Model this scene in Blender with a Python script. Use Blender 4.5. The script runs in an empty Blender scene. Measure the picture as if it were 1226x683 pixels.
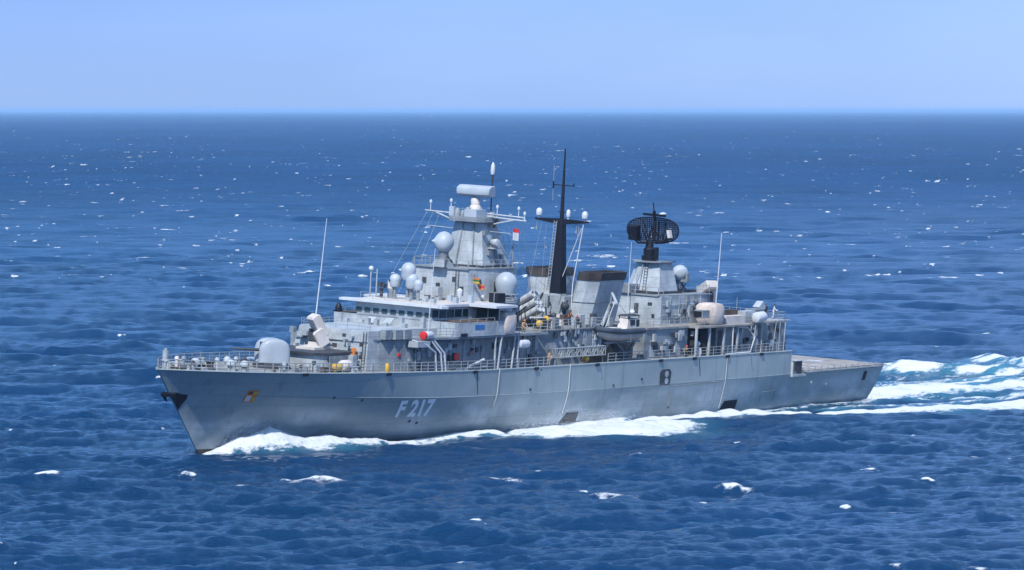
import bpy, bmesh, math, random
import numpy as np
from mathutils import Vector, Matrix, Euler

random.seed(7)
scene = bpy.context.scene
COL = scene.collection
R = math.radians
PI = math.pi

# ------------------------------------------------------------------ camera
EYE = 35.369                      # height of the eye above the sea
FPX = 6600.0                      # focal length in pixels of a 1226 px wide frame
camd = bpy.data.cameras.new('camera')
cam = bpy.data.objects.new('camera', camd)
COL.objects.link(cam)
camd.sensor_fit = 'HORIZONTAL'
camd.sensor_width = 36.0
camd.lens = FPX * 36.0 / 1226.0
camd.clip_start = 5.0
camd.clip_end = 5.0e6
cam.location = (0, 0, EYE)
cam.rotation_euler = (R(90) - math.atan(209.5 / FPX), 0, 0)
scene.camera = cam

# ------------------------------------------------------------------ light
SUN_AZ = Vector((-0.24, -0.97))   # where the sun stands, seen from above
SUN_EL = R(50)
w = bpy.data.worlds.new('World')
scene.world = w
w.use_nodes = True
wn, wl = w.node_tree.nodes, w.node_tree.links
wn.clear()
wout = wn.new('ShaderNodeOutputWorld')
wbg = wn.new('ShaderNodeBackground')
sky = wn.new('ShaderNodeTexSky')
sky.sky_type = 'NISHITA'
sky.sun_disc = False
sky.sun_elevation = SUN_EL
sky.sun_rotation = math.atan2(SUN_AZ.x, SUN_AZ.y)
sky.altitude = 50
sky.air_density = 1.0
sky.dust_density = 0.25
sky.ozone_density = 3.0
# thin veil of cloud, only a little lighter than the blue behind it
tc = wn.new('ShaderNodeTexCoord')
mp = wn.new('ShaderNodeMapping')
mp.inputs['Scale'].default_value = (2.2, 2.2, 9.0)
nz = wn.new('ShaderNodeTexNoise')
nz.inputs['Scale'].default_value = 2.4
nz.inputs['Detail'].default_value = 5
cr = wn.new('ShaderNodeValToRGB')
cr.color_ramp.elements[0].position = 0.42
cr.color_ramp.elements[0].color = (0, 0, 0, 1)
cr.color_ramp.elements[1].position = 0.78
cr.color_ramp.elements[1].color = (0.35, 0.35, 0.35, 1)
tint = wn.new('ShaderNodeMix')
tint.data_type = 'RGBA'
tint.blend_type = 'MULTIPLY'
tint.inputs[0].default_value = 1.0
veil = wn.new('ShaderNodeMix')
veil.data_type = 'RGBA'
veil.inputs[7].default_value = (3.3, 4.5, 7.7, 1)
sxyz = wn.new('ShaderNodeSeparateXYZ')
htint = wn.new('ShaderNodeValToRGB')
el_ = htint.color_ramp.elements
el_[0].position, el_[0].color = 0.0, (0.225, 0.355, 0.83, 1)
el_[1].position, el_[1].color = 0.22, (0.52, 0.79, 1.0, 1)
for ps, cc in ((0.031, (0.178, 0.283, 0.70, 1)), (0.05, (0.185, 0.295, 0.70, 1))):
    e_ = el_.new(ps)
    e_.color = cc
side = wn.new('ShaderNodeMath')
side.operation = 'MULTIPLY_ADD'
side.inputs[1].default_value = 1.3
wl.new(tc.outputs['Generated'], sxyz.inputs[0])
wl.new(sxyz.outputs['Z'], htint.inputs['Fac'])
wl.new(htint.outputs['Color'], tint.inputs[7])
wl.new(sxyz.outputs['X'], side.inputs[0])
wl.new(nz.outputs['Fac'], side.inputs[2])
wl.new(tc.outputs['Generated'], mp.inputs['Vector'])
wl.new(mp.outputs['Vector'], nz.inputs['Vector'])
wl.new(side.outputs[0], cr.inputs['Fac'])
wl.new(sky.outputs['Color'], tint.inputs[6])
wl.new(tint.outputs[2], veil.inputs[6])
wl.new(cr.outputs['Color'], veil.inputs[0])
wl.new(veil.outputs[2], wbg.inputs['Color'])
wbg.inputs['Strength'].default_value = 0.14
wl.new(wbg.outputs['Background'], wout.inputs['Surface'])

sund = bpy.data.lights.new('sun', 'SUN')
sund.energy = 3.5
sund.angle = R(0.6)
sund.color = (1.0, 0.965, 0.90)
sun = bpy.data.objects.new('sun', sund)
COL.objects.link(sun)
sv = Vector((SUN_AZ.x, SUN_AZ.y, 0)).normalized() * math.cos(SUN_EL) + Vector((0, 0, math.sin(SUN_EL)))
sun.rotation_euler = (-sv).to_track_quat('-Z', 'Y').to_euler()
sun.location = (0, 300, 300)

scene.view_settings.view_transform = 'Standard'
scene.view_settings.look = 'None'
scene.view_settings.gamma = 1.0
scene.view_settings.exposure = 0.55
scene.view_settings.use_curve_mapping = False
scene.render.engine = 'CYCLES'
scene.cycles.max_bounces = 6
scene.cycles.diffuse_bounces = 2
scene.cycles.glossy_bounces = 3
scene.cycles.transmission_bounces = 3
scene.cycles.transparent_max_bounces = 8
scene.cycles.caustics_reflective = False
scene.cycles.caustics_refractive = False

# ------------------------------------------------------------------ ship frame
YAW, ROLL, PITCH = 0.994172967, 0.0582382678, 0.00438
SX, SY = -0.92869, 612.749654
SHIP_EULER = Euler((-ROLL, -PITCH, PI + YAW), 'XYZ')
SHIP = Matrix.Translation((SX, SY, 0)) @ SHIP_EULER.to_matrix().to_4x4()
# ship coordinates: s metres aft of the bow, p metres to port, h metres above the waterline


def V(s, p, h):
    return Vector((65.0 - s, p, h))


# ------------------------------------------------------------------ materials
MATS = {}


def new_mat(name):
    m = bpy.data.materials.new(name)
    m.use_nodes = True
    nt = m.node_tree
    nt.nodes.clear()
    o = nt.nodes.new('ShaderNodeOutputMaterial')
    b = nt.nodes.new('ShaderNodeBsdfPrincipled')
    nt.links.new(b.outputs[0], o.inputs[0])
    MATS[name] = m
    return m, nt, b


def noise(nt, vec, scale, detail=4, rough=0.55):
    n = nt.nodes.new('ShaderNodeTexNoise')
    n.inputs['Scale'].default_value = scale
    n.inputs['Detail'].default_value = detail
    n.inputs['Roughness'].default_value = rough
    nt.links.new(vec, n.inputs['Vector'])
    return n.outputs['Fac']


def mapping(nt, scale=(1, 1, 1), loc=(0, 0, 0)):
    t = nt.nodes.new('ShaderNodeTexCoord')
    m = nt.nodes.new('ShaderNodeMapping')
    m.inputs['Scale'].default_value = scale
    m.inputs['Location'].default_value = loc
    nt.links.new(t.outputs['Object'], m.inputs['Vector'])
    return m.outputs['Vector']


def math_(nt, op, a, b=None, c=None, clamp=False):
    n = nt.nodes.new('ShaderNodeMath')
    n.operation = op
    n.use_clamp = clamp
    for i, v in enumerate((a, b, c)):
        if v is None:
            continue
        if isinstance(v, (int, float)):
            n.inputs[i].default_value = v
        else:
            nt.links.new(v, n.inputs[i])
    return n.outputs[0]


def smooth(nt, v, lo, hi):
    n = nt.nodes.new('ShaderNodeMapRange')
    n.interpolation_type = 'SMOOTHSTEP'
    n.inputs['From Min'].default_value = lo
    n.inputs['From Max'].default_value = hi
    nt.links.new(v, n.inputs['Value'])
    return n.outputs['Result']


def mixc(nt, f, a, b, blend='MIX'):
    n = nt.nodes.new('ShaderNodeMix')
    n.data_type = 'RGBA'
    n.blend_type = blend
    for i, v in ((0, f), (6, a), (7, b)):
        if isinstance(v, (int, float)):
            n.inputs[i].default_value = v
        elif isinstance(v, tuple):
            n.inputs[i].default_value = v + (1,)
        else:
            nt.links.new(v, n.inputs[i])
    return n.outputs[2]


def paint(name, col, rough=0.5, dirt=0.35, stain=None, bump=0.0, metal=0.0, spec=0.4, seams=False):
    """weathered paint: mottling, streaks running down, a little rust or salt"""
    m, nt, b = new_mat(name)
    v1 = mapping(nt, (1, 1, 1))
    v2 = mapping(nt, (2.2, 2.2, 0.16))
    n1 = noise(nt, v1, 0.55, 5)
    n2 = noise(nt, v2, 1.3, 3)
    lo = tuple(c * (1 - dirt) for c in col)
    hi = tuple(min(0.95, c * (1 + dirt * 0.45)) for c in col)
    c1 = mixc(nt, smooth(nt, n1, 0.3, 0.72), lo, hi)
    st = stain if stain else tuple(c * 0.5 for c in col)
    c2 = mixc(nt, math_(nt, 'MULTIPLY', smooth(nt, n2, 0.6, 0.8), dirt * 1.2), c1, st)
    if seams:
        # plates, weld seams and stiffeners showing through the paint
        t = nt.nodes.new('ShaderNodeTexCoord')
        sp = nt.nodes.new('ShaderNodeSeparateXYZ')
        nt.links.new(t.outputs['Object'], sp.inputs[0])
        cb_ = nt.nodes.new('ShaderNodeCombineXYZ')
        nt.links.new(math_(nt, 'ADD', sp.outputs['X'], sp.outputs['Y']), cb_.inputs[0])
        nt.links.new(sp.outputs['Z'], cb_.inputs[1])
        br = nt.nodes.new('ShaderNodeTexBrick')
        nt.links.new(cb_.outputs[0], br.inputs['Vector'])
        br.inputs['Scale'].default_value = 1.0
        br.inputs['Brick Width'].default_value = 1.9
        br.inputs['Row Height'].default_value = 1.17
        br.inputs['Mortar Size'].default_value = 0.03
        br.inputs['Color1'].default_value = (1, 1, 1, 1)
        br.inputs['Color2'].default_value = (0.91, 0.92, 0.93, 1)
        br.inputs['Mortar'].default_value = (0.76, 0.76, 0.76, 1)
        c2 = mixc(nt, 1.0, c2, br.outputs['Color'], 'MULTIPLY')
        n5 = noise(nt, mapping(nt, (3.0, 3.0, 0.35), (4, 2, 1)), 1.0, 4)
        c2 = mixc(nt, math_(nt, 'MULTIPLY', smooth(nt, n5, 0.62, 0.76), 0.5), c2, (0.16, 0.13, 0.11))
    nt.links.new(c2, b.inputs['Base Color'])
    b.inputs['Roughness'].default_value = rough
    b.inputs['Metallic'].default_value = metal
    b.inputs['Specular IOR Level'].default_value = spec
    if bump:
        bp = nt.nodes.new('ShaderNodeBump')
        bp.inputs['Strength'].default_value = bump
        bp.inputs['Distance'].default_value = 0.25
        nt.links.new(noise(nt, mapping(nt, (1, 1, 1.0)), 0.9, 3), bp.inputs['Height'])
        nt.links.new(bp.outputs[0], b.inputs['Normal'])
    return m


LIGHT = paint('light_grey_paint', (0.405, 0.445, 0.47), 0.5, 0.26, bump=0.35, seams=True)
MID = paint('mid_grey_paint', (0.25, 0.28, 0.30), 0.5, 0.3, bump=0.3, seams=True)
RAILM = paint('rail_grey_paint', (0.27, 0.30, 0.315), 0.5, 0.15)
BLACK = paint('black_mast_paint', (0.007, 0.008, 0.016), 0.55, 0.3)
BROWN = paint('soot_brown_paint', (0.052, 0.045, 0.043), 0.7, 0.45)
DECKM = paint('deck_coating', (0.27, 0.265, 0.25), 0.85, 0.4)
FLIGHT = paint('flight_deck_coating', (0.30, 0.28, 0.26), 0.85, 0.3)
WHITE = paint('white_paint', (0.56, 0.585, 0.61), 0.45, 0.12)
LETTER = paint('lettering_white', (0.88, 0.88, 0.87), 0.5, 0.04)
COLLAR = paint('collar_rubber', (0.045, 0.06, 0.085), 0.7, 0.3)
CREST = paint('crest_orange', (0.75, 0.20, 0.03), 0.5, 0.08)
DOME = paint('radome_shell', (0.385, 0.435, 0.48), 0.45, 0.14)
GUNP = paint('gun_house_paint', (0.34, 0.385, 0.43), 0.45, 0.14)
CANVAS = paint('beige_canvas', (0.56, 0.49, 0.44), 0.9, 0.3, bump=0.6)
TAN = paint('tan_paint', (0.58, 0.54, 0.50), 0.6, 0.2)
RUST = paint('brown_gear', (0.10, 0.07, 0.055), 0.8, 0.5)
DARK = paint('dark_grey_gear', (0.05, 0.055, 0.065), 0.6, 0.4)
ORANGE = paint('orange_cloth', (0.60, 0.19, 0.04), 0.8, 0.2)
YELLOW = paint('yellow_paint', (0.60, 0.38, 0.05), 0.6, 0.2)
RED = paint('red_paint', (0.60, 0.03, 0.03), 0.5, 0.2)
BLUE = paint('blue_paint', (0.03, 0.17, 0.42), 0.5, 0.15)
GREEN = paint('green_cloth', (0.03, 0.16, 0.05), 0.8, 0.2)
SKIN = paint('skin', (0.50, 0.28, 0.19), 0.6, 0.1)
CANI = paint('canister_grey', (0.46, 0.48, 0.49), 0.5, 0.2)
TUBE = paint('grey_rubber', (0.34, 0.33, 0.33), 0.6, 0.2)
ROPE = paint('pale_rope', (0.62, 0.62, 0.58), 0.9, 0.2)
WORK = paint('tan_overalls', (0.55, 0.36, 0.20), 0.9, 0.3)
NAVY = paint('navy_overalls', (0.03, 0.035, 0.055), 0.9, 0.3)


def glass_mat():
    m, nt, b = new_mat('dark_window_glass')
    v = mapping(nt, (1, 1, 1))
    c = mixc(nt, noise(nt, v, 0.8, 3), (0.012, 0.022, 0.026), (0.03, 0.055, 0.055))
    nt.links.new(c, b.inputs['Base Color'])
    b.inputs['Roughness'].default_value = 0.08
    b.inputs['Specular IOR Level'].default_value = 0.5
    return m


GLASS = glass_mat()


def hull_mat():
    m, nt, b = new_mat('hull_paint')
    t = nt.nodes.new('ShaderNodeTexCoord')
    sx = nt.nodes.new('ShaderNodeSeparateXYZ')
    nt.links.new(t.outputs['Object'], sx.inputs[0])
    z = sx.outputs['Z']
    n1 = noise(nt, mapping(nt, (1, 1, 1)), 0.12, 5)
    n2 = noise(nt, mapping(nt, (1, 1, 0.1)), 0.8, 4)
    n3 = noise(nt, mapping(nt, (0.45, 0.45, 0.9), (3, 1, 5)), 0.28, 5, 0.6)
    base = mixc(nt, smooth(nt, n1, 0.3, 0.7), (0.255, 0.312, 0.325), (0.325, 0.385, 0.393))
    # dried saltwater spray and painted-in reflections, as pale clouds on the lower plating
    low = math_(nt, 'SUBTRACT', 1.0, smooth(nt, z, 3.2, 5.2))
    pale_marks = math_(nt, 'MULTIPLY', math_(nt, 'MULTIPLY', smooth(nt, n3, 0.41, 0.64), low), 0.85)
    c = mixc(nt, pale_marks, base, (0.52, 0.56, 0.58))
    c = mixc(nt, math_(nt, 'MULTIPLY', smooth(nt, n2, 0.56, 0.78), 0.45), c, (0.14, 0.16, 0.18))
    # plating seams
    br = nt.nodes.new('ShaderNodeTexBrick')
    cmb = nt.nodes.new('ShaderNodeCombineXYZ')
    nt.links.new(sx.outputs['X'], cmb.inputs[0])
    nt.links.new(z, cmb.inputs[1])
    nt.links.new(cmb.outputs[0], br.inputs['Vector'])
    br.inputs['Scale'].default_value = 1.0
    br.inputs['Brick Width'].default_value = 7.5
    br.inputs['Row Height'].default_value = 2.45
    br.inputs['Mortar Size'].default_value = 0.035
    br.inputs['Color1'].default_value = (1, 1, 1, 1)
    br.inputs['Color2'].default_value = (0.93, 0.93, 0.93, 1)
    br.inputs['Mortar'].default_value = (0.80, 0.80, 0.80, 1)
    c = mixc(nt, 1.0, c, br.outputs['Color'], 'MULTIPLY')
    # wet band and boot topping at the waterline
    wet = math_(nt, 'SUBTRACT', 1.0, smooth(nt, math_(nt, 'ADD', z, math_(nt, 'MULTIPLY', n1, 1.4)), 1.3, 2.6))
    c = mixc(nt, math_(nt, 'MULTIPLY', wet, 0.22), c, (0.07, 0.09, 0.105))
    boot = math_(nt, 'LESS_THAN', z, 0.35)
    c = mixc(nt, boot, c, (0.016, 0.014, 0.015))
    nt.links.new(c, b.inputs['Base Color'])
    nt.links.new(mixc(nt, wet, (0.42, 0.42, 0.42), (0.2, 0.2, 0.2)), b.inputs['Roughness'])
    b.inputs['Specular IOR Level'].default_value = 0.5
    bp = nt.nodes.new('ShaderNodeBump')
    bp.inputs['Strength'].default_value = 0.22
    bp.inputs['Distance'].default_value = 0.3
    nt.links.new(noise(nt, mapping(nt, (0.7, 0.7, 0.5)), 0.8, 2), bp.inputs['Height'])
    nt.links.new(bp.outputs[0], b.inputs['Normal'])
    return m


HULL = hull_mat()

# ------------------------------------------------------------------ mesh helpers


ORG = {}     # where each part has its origin, in ship coordinates


class MB:
    """collects shapes in ship coordinates and links them as one mesh object"""

    def __init__(self, origin=None):
        self.v, self.f, self.mi, self.sm = [], [], [], []
        self.o = V(*origin) if origin else Vector((0, 0, 0))

    def raw(self, verts, faces, mi=0, smooth_=False):
        k = len(self.v)
        self.v += [tuple(Vector(a) - self.o) for a in verts]
        self.f += [tuple(i + k for i in fc) for fc in faces]
        self.mi += [mi] * len(faces)
        self.sm += [smooth_] * len(faces)
        return self

    def loft(self, rings, cap=True, mi=0, smooth_=False, closed=True):
        n = len(rings[0])
        vs = [p for r in rings for p in r]
        fs = []
        for i in range(len(rings) - 1):
            for j in range(n if closed else n - 1):
                a, b = i * n + j, i * n + (j + 1) % n
                fs.append((a, b, b + n, a + n))
        if cap and closed:
            fs.append(tuple(range(n - 1, -1, -1)))
            fs.append(tuple((len(rings) - 1) * n + j for j in range(n)))
        return self.raw(vs, fs, mi, smooth_)

    def prism(self, poly0, h0, h1, poly1=None, mi=0):
        poly1 = poly1 or poly0
        return self.loft([[V(s, p, h0) for s, p in poly0], [V(s, p, h1) for s, p in poly1]], mi=mi)

    def box(self, s0, s1, p0, p1, h0, h1, mi=0):
        return self.prism([(s0, p0), (s1, p0), (s1, p1), (s0, p1)], h0, h1, mi=mi)

    def obox(self, c, size, rot=(0, 0, 0), mi=0):
        """box at c with size along (forward, port, up), turned by rot about those axes"""
        m = Euler(rot, 'XYZ').to_matrix()
        a, b, d = (x / 2 for x in size)
        vs = [V(*c) + m @ Vector((i * a, j * b, k * d)) for i in (-1, 1) for j in (-1, 1) for k in (-1, 1)]
        return self.raw(vs, [(0, 1, 3, 2), (4, 6, 7, 5), (0, 4, 5, 1), (2, 3, 7, 6), (0, 2, 6, 4), (1, 5, 7, 3)], mi)

    def tube(self, pts, r0, r1=None, n=8, mi=0):
        pts = [V(*p) for p in pts]
        r1 = r0 if r1 is None else r1
        rings = []
        for i, p in enumerate(pts):
            d = (pts[min(i + 1, len(pts) - 1)] - pts[max(i - 1, 0)]).normalized()
            a = d.cross(Vector((0, 0, 1)))
            if a.length < 1e-3:
                a = d.cross(Vector((0, 1, 0)))
            a.normalize()
            b = d.cross(a)
            r = r0 + (r1 - r0) * i / (len(pts) - 1)
            rings.append([p + (a * math.cos(2 * PI * k / n) + b * math.sin(2 * PI * k / n)) * r for k in range(n)])
        return self.loft(rings, mi=mi, smooth_=n >= 6)

    def lathe(self, c, prof, n=20, axis=None, mi=0):
        """prof: (distance along the axis, radius)"""
        ax = Vector(axis).normalized() if axis else Vector((0, 0, 1))
        a = ax.cross(Vector((0, 1, 0)) if abs(ax.y) < .9 else Vector((1, 0, 0))).normalized()
        b = ax.cross(a)
        c = V(*c)
        rings = [[c + ax * z + (a * math.cos(2 * PI * k / n) + b * math.sin(2 * PI * k / n)) * max(r, 1e-4)
                  for k in range(n)] for z, r in prof]
        return self.loft(rings, mi=mi, smooth_=True)

    def ball(self, c, r, n=20, flat=1.0, mi=0):
        prof = [(-r * flat * math.cos(PI * i / 10), r * math.sin(PI * i / 10)) for i in range(11)]
        return self.lathe(c, prof, n, mi=mi)

    def build(self, name, mat, parent=None, label=None):
        me = bpy.data.meshes.new(name)
        me.from_pydata(self.v, [], self.f)
        mats = mat if isinstance(mat, (list, tuple)) else [mat]
        for m in mats:
            me.materials.append(m)
        me.polygons.foreach_set('material_index', self.mi)
        me.polygons.foreach_set('use_smooth', self.sm)
        bm = bmesh.new()
        bm.from_mesh(me)
        bmesh.ops.recalc_face_normals(bm, faces=bm.faces)
        bm.to_mesh(me)
        bm.free()
        ang = me.polygons  # smooth faces only where asked; sharp edges by angle
        try:
            me.set_sharp_from_angle(angle=R(38))
        except Exception:
            pass
        o = bpy.data.objects.new(name, me)
        COL.objects.link(o)
        if parent is not None:
            o.parent = parent
            o.location = self.o - ORG.get(parent.name, Vector((0, 0, 0)))
            ORG[o.name] = self.o.copy()
        else:
            o.matrix_world = SHIP @ Matrix.Translation(self.o)
        if label:
            o['label'] = label
        return o


def tag(o, label, cat, group=None):
    o['label'] = label
    o['category'] = cat
    if group:
        o['group'] = group
    return o


def thing(name, label, cat, at, group=None):
    """an Empty at the base of a thing that stands on the ship"""
    o = bpy.data.objects.new(name, None)
    COL.objects.link(o)
    o.matrix_world = SHIP @ Matrix.Translation(V(*at))
    o.empty_display_size = 0.5
    return tag(o, label, cat, group)


def child(mb, name, mat, root, at, label=None):
    """a part of a thing built with thing(): mesh coordinates stay relative to the thing"""
    mb.v = [tuple(Vector(a) - V(*at)) for a in mb.v]
    return mb.build(name, mat, root, label)


SHIPO = bpy.data.objects.new('frigate', None)
COL.objects.link(SHIPO)
SHIPO.matrix_world = SHIP
tag(SHIPO, 'long grey naval frigate with F 217 in white on its hull', 'warship')

# ------------------------------------------------------------------ hull


def lerp_tab(x, tab):
    if x <= tab[0][0]:
        return tab[0][1]
    for (a, u), (b, t) in zip(tab, tab[1:]):
        if x <= b:
            f = (x - a) / (b - a)
            return u + (t - u) * f
    return tab[-1][1]


def smooth_tab(tab):
    xs = np.array([t[0] for t in tab], float)
    ys = np.array([t[1] for t in tab], float)
    m = np.gradient(ys, xs)

    def f(x):
        x = min(max(x, xs[0]), xs[-1])
        i = min(max(int(np.searchsorted(xs, x)) - 1, 0), len(xs) - 2)
        h = xs[i + 1] - xs[i]
        t = (x - xs[i]) / h
        return float((1 + 2 * t) * (1 - t) ** 2 * ys[i] + t * (1 - t) ** 2 * h * m[i]
                     + t * t * (3 - 2 * t) * ys[i + 1] + t * t * (t - 1) * h * m[i + 1])
    return f


hd = smooth_tab([(0, 8.85), (10, 8.58), (23, 8.22), (34, 7.98), (45, 7.78), (60, 7.72), (80, 7.72), (115, 7.66)])
hk = smooth_tab([(0, 6.3), (17, 5.8), (25, 5.5), (40, 5.05), (53, 4.9), (95, 4.9), (108, 4.9), (114, 4.95), (120, 5.0), (139, 5.0)])
bd = smooth_tab([(0, .12), (1, .95), (3, 2.3), (6, 3.8), (10, 5.35), (15, 6.6), (22, 7.5), (30, 8.0), (45, 8.3), (60, 8.35), (90, 8.35), (114.3, 7.95)])
bk = smooth_tab([(0, .10), (3, 1.5), (7, 3.2), (12, 4.9), (18, 6.3), (25, 7.3), (35, 8.0), (50, 8.25), (90, 8.28), (111.5, 7.95), (125, 7.35), (136.5, 6.7)])
bw = smooth_tab([(0, .08), (5, .85), (12, 1.85), (24, 3.3), (34, 4.4), (45, 5.6), (60, 6.6), (80, 6.95), (95, 6.75), (112, 6.0), (122, 5.4), (130, 4.9)])


def stem(h):
    return 7.5 * (1 - h / 8.85)


def stern_end(h):
    return 136.4 + 0.5 * h


def breadth(s, h):
    t = max(0.0, s - stem(h))
    k = hk(s)
    if h <= 0:
        return bw(t) * (1 + h * 0.06)
    if h <= k:
        e = 1.15 - 0.6 * min(1, t / 32.0)
        return bw(t) + (bk(t) - bw(t)) * (h / k) ** e
    return bk(t) + (bd(t) - bk(t)) * (h - k) / max(.1, hd(s) - k)


TAU = [0, .004, .01, .018, .028, .04, .055, .07, .09] + [.11 + .89 * i / 64 for i in range(65)]
LEV = [-3.0, -1.5, -0.6, 0.0, .12, .24, .36, .5, .62, .75, .88, 1.0]


def hull_point(tau, v):
    s = tau * 138.0
    for _ in range(8):
        h = v if v < 0 else v * hk(s)
        s = stem(h) + (stern_end(h) - stem(h)) * tau
    return s, breadth(s, h), h


mb = MB()
grid = [[hull_point(t, v) for v in LEV] for t in TAU]
for sgn in (1, -1):
    n = len(LEV)
    mb.raw([V(s, sgn * p, h) for col in grid for s, p, h in col],
           [(i * n + j, (i + 1) * n + j, (i + 1) * n + j + 1, i * n + j + 1) for i in range(len(TAU) - 1) for j in range(n - 1)], 0, True)
first = grid[0]
mb.raw([V(s, p, h) for s, p, h in first] + [V(s, -p, h) for s, p, h in first],
       [(j, j + 1, len(LEV) + j + 1, len(LEV) + j) for j in range(len(LEV) - 1)], 0, False)
last = grid[-1]
mb.raw([V(s, p, h) for s, p, h in last] + [V(s, -p, h) for s, p, h in last],
       [(j, j + 1, n + j + 1, n + j) for j in range(n - 1)], 0, False)
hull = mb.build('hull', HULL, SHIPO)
mb = MB()
US = [0, .25, .6, 1, 1.6, 2.4, 3.5, 5, 7, 9, 12, 15] + [18 + (114.3 - 18) * i / 50 for i in range(51)]


def upper_pts(s):
    hb = hk(s)
    out = []
    for f in (0, .5, 1):
        h = hb + (hd(s) - hb) * f
        st = stem(h)
        ss = st + s * (114.3 - st) / 114.3
        out.append((ss, breadth(ss, h), h))
    return out


ug = [upper_pts(s) for s in US]
for sgn in (1, -1):
    mb.raw([V(s, sgn * p, h) for col in ug for s, p, h in col],
           [(i * 3 + j, (i + 1) * 3 + j, (i + 1) * 3 + j + 1, i * 3 + j + 1) for i in range(len(US) - 1) for j in range(2)], 0, True)
a = ug[-1]
mb.raw([V(s, p, h) for s, p, h in a] + [V(s, -p, h) for s, p, h in a], [(0, 1, 4, 3), (1, 2, 5, 4)])
a = ug[0]
mb.raw([V(s, p, h) for s, p, h in a] + [V(s, -p, h) for s, p, h in a], [(0, 1, 4, 3), (1, 2, 5, 4)])
# bead along the knuckle
for sgn in (1, -1):
    mb.tube([(u[0][0], sgn * (u[0][1] - .02), u[0][2]) for u in ug], .05, n=6)
# rounded gunwale bar along the deck edge
for sgn in (1, -1):
    mb.tube([(u[2][0], sgn * (u[2][1] - .03), u[2][2]) for u in ug], .09, n=6)
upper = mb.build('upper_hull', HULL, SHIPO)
# main deck
mb = MB()
dk = [(u[2][0], max(.02, u[2][1] - .08), u[2][2] - .02) for u in ug]
mb.raw([V(s, p, h) for s, p, h in dk] + [V(s, -p, h) for s, p, h in dk],
       [(i, i + 1, len(dk) + i + 1, len(dk) + i) for i in range(len(dk) - 1)])
mb.build('main_deck', DECKM, SHIPO)
# flight deck
FD = 5.22
mb = MB()
fd = [(114.3 + (138.9 - 114.3) * i / 12) for i in range(13)]
poly = [(s, breadth(min(s, 138.7), 5.0) - .02) for s in fd]
ring = [(s, p) for s, p in poly] + [(s, -p) for s, p in reversed(poly)]
mb.prism(ring, 4.9, FD)
fdk = mb.build('flight_deck', FLIGHT, SHIPO)
mb = MB()


def deck_line(s0, p0, s1, p1, wd):
    d = Vector((s1 - s0, p1 - p0)).normalized() * wd / 2
    q = Vector((-d.y, d.x))
    mb = MB()
    mb.raw([V(s0 + q.x, p0 + q.y, FD + .012), V(s1 + q.x, p1 + q.y, FD + .012), V(s1 - q.x, p1 - q.y, FD + .012), V(s0 - q.x, p0 - q.y, FD + .012)], [(0, 1, 2, 3)])
    mb.build('deck_marking', WHITE, fdk)


for k in range(6):
    deck_line(127.3, -4.6 + k * 1.95, 127.3, -3.3 + k * 1.95, .75)
for k in range(4):
    deck_line(122.8, 1.2 + k * 1.45, 122.8, 2.3 + k * 1.45, .6)
deck_line(133.5, -5.0, 133.5, -3.2, .9)
deck_line(133.5, -.9, 133.5, 1.3, 1.3)
deck_line(118.2, -5, 118.2, 2.4, .5)
for k in range(6):
    deck_line(116 + k * 3.6, 0, 118 + k * 3.6, 0, .22)
# safety nets lowered round the flight deck
for sgn in (1, -1):
    mb = MB()
    for k in range(13):
        s0 = 117.6 + k * 1.62
        p0 = breadth(min(s0, 138.7), 5.0)
        mb.tube([(s0, sgn * p0, 5.12), (s0, sgn * (p0 + .75), 5.05 + .12 * (k % 2))], .05, n=4)
        mb.tube([(s0 + .1, sgn * (p0 - .2), 5.2), (s0 + .1, sgn * (p0 - .2), 5.55)], .06, n=4)
    pts = [(117.6 + k * 1.62, sgn * (breadth(min(117.6 + k * 1.62, 138.7), 5.0) + .75), 5.08) for k in range(13)]
    mb.tube(pts, .06, n=5)
    pts = [(s, sgn * (abs(p) - .38), h + .03) for s, p, h in pts]
    mb.tube(pts, .05, n=4)
    mb.build('safety_net', MID, SHIPO)
mb = MB()
pw = breadth(138.7, 5.0)
for k in range(8):
    p = -pw + .4 + k * (2 * pw - .8) / 7
    mb.tube([(138.85, p, 5.12), (139.65, p, 5.06)], .05, n=4)
mb.tube([(139.65, -pw, 5.06), (139.65, pw, 5.06)], .06, n=5)
mb.tube([(139.3, -pw, 5.1), (139.3, pw, 5.1)], .05, n=4)
mb.build('safety_net', MID, SHIPO)


def on_hull(s, h, out=.03, sgn=1):
    return V(s, sgn * (breadth(s, h) + out), h)


def patch(poly, name, mat, out=.03, thick=.05, parent=None, nsub=1, label=None):
    """flat thing of a little thickness that follows the plating on the port side"""
    m = MB()
    a = [on_hull(s, h, out + thick) for s, h in poly]
    b = [on_hull(s, h, out - .06) for s, h in poly]
    k = len(poly)
    m.raw(a + b, [tuple(range(k))] + [(i, (i + 1) % k, k + (i + 1) % k, k + i) for i in range(k)])
    return m.build(name, mat, parent or hull, label)


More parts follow.
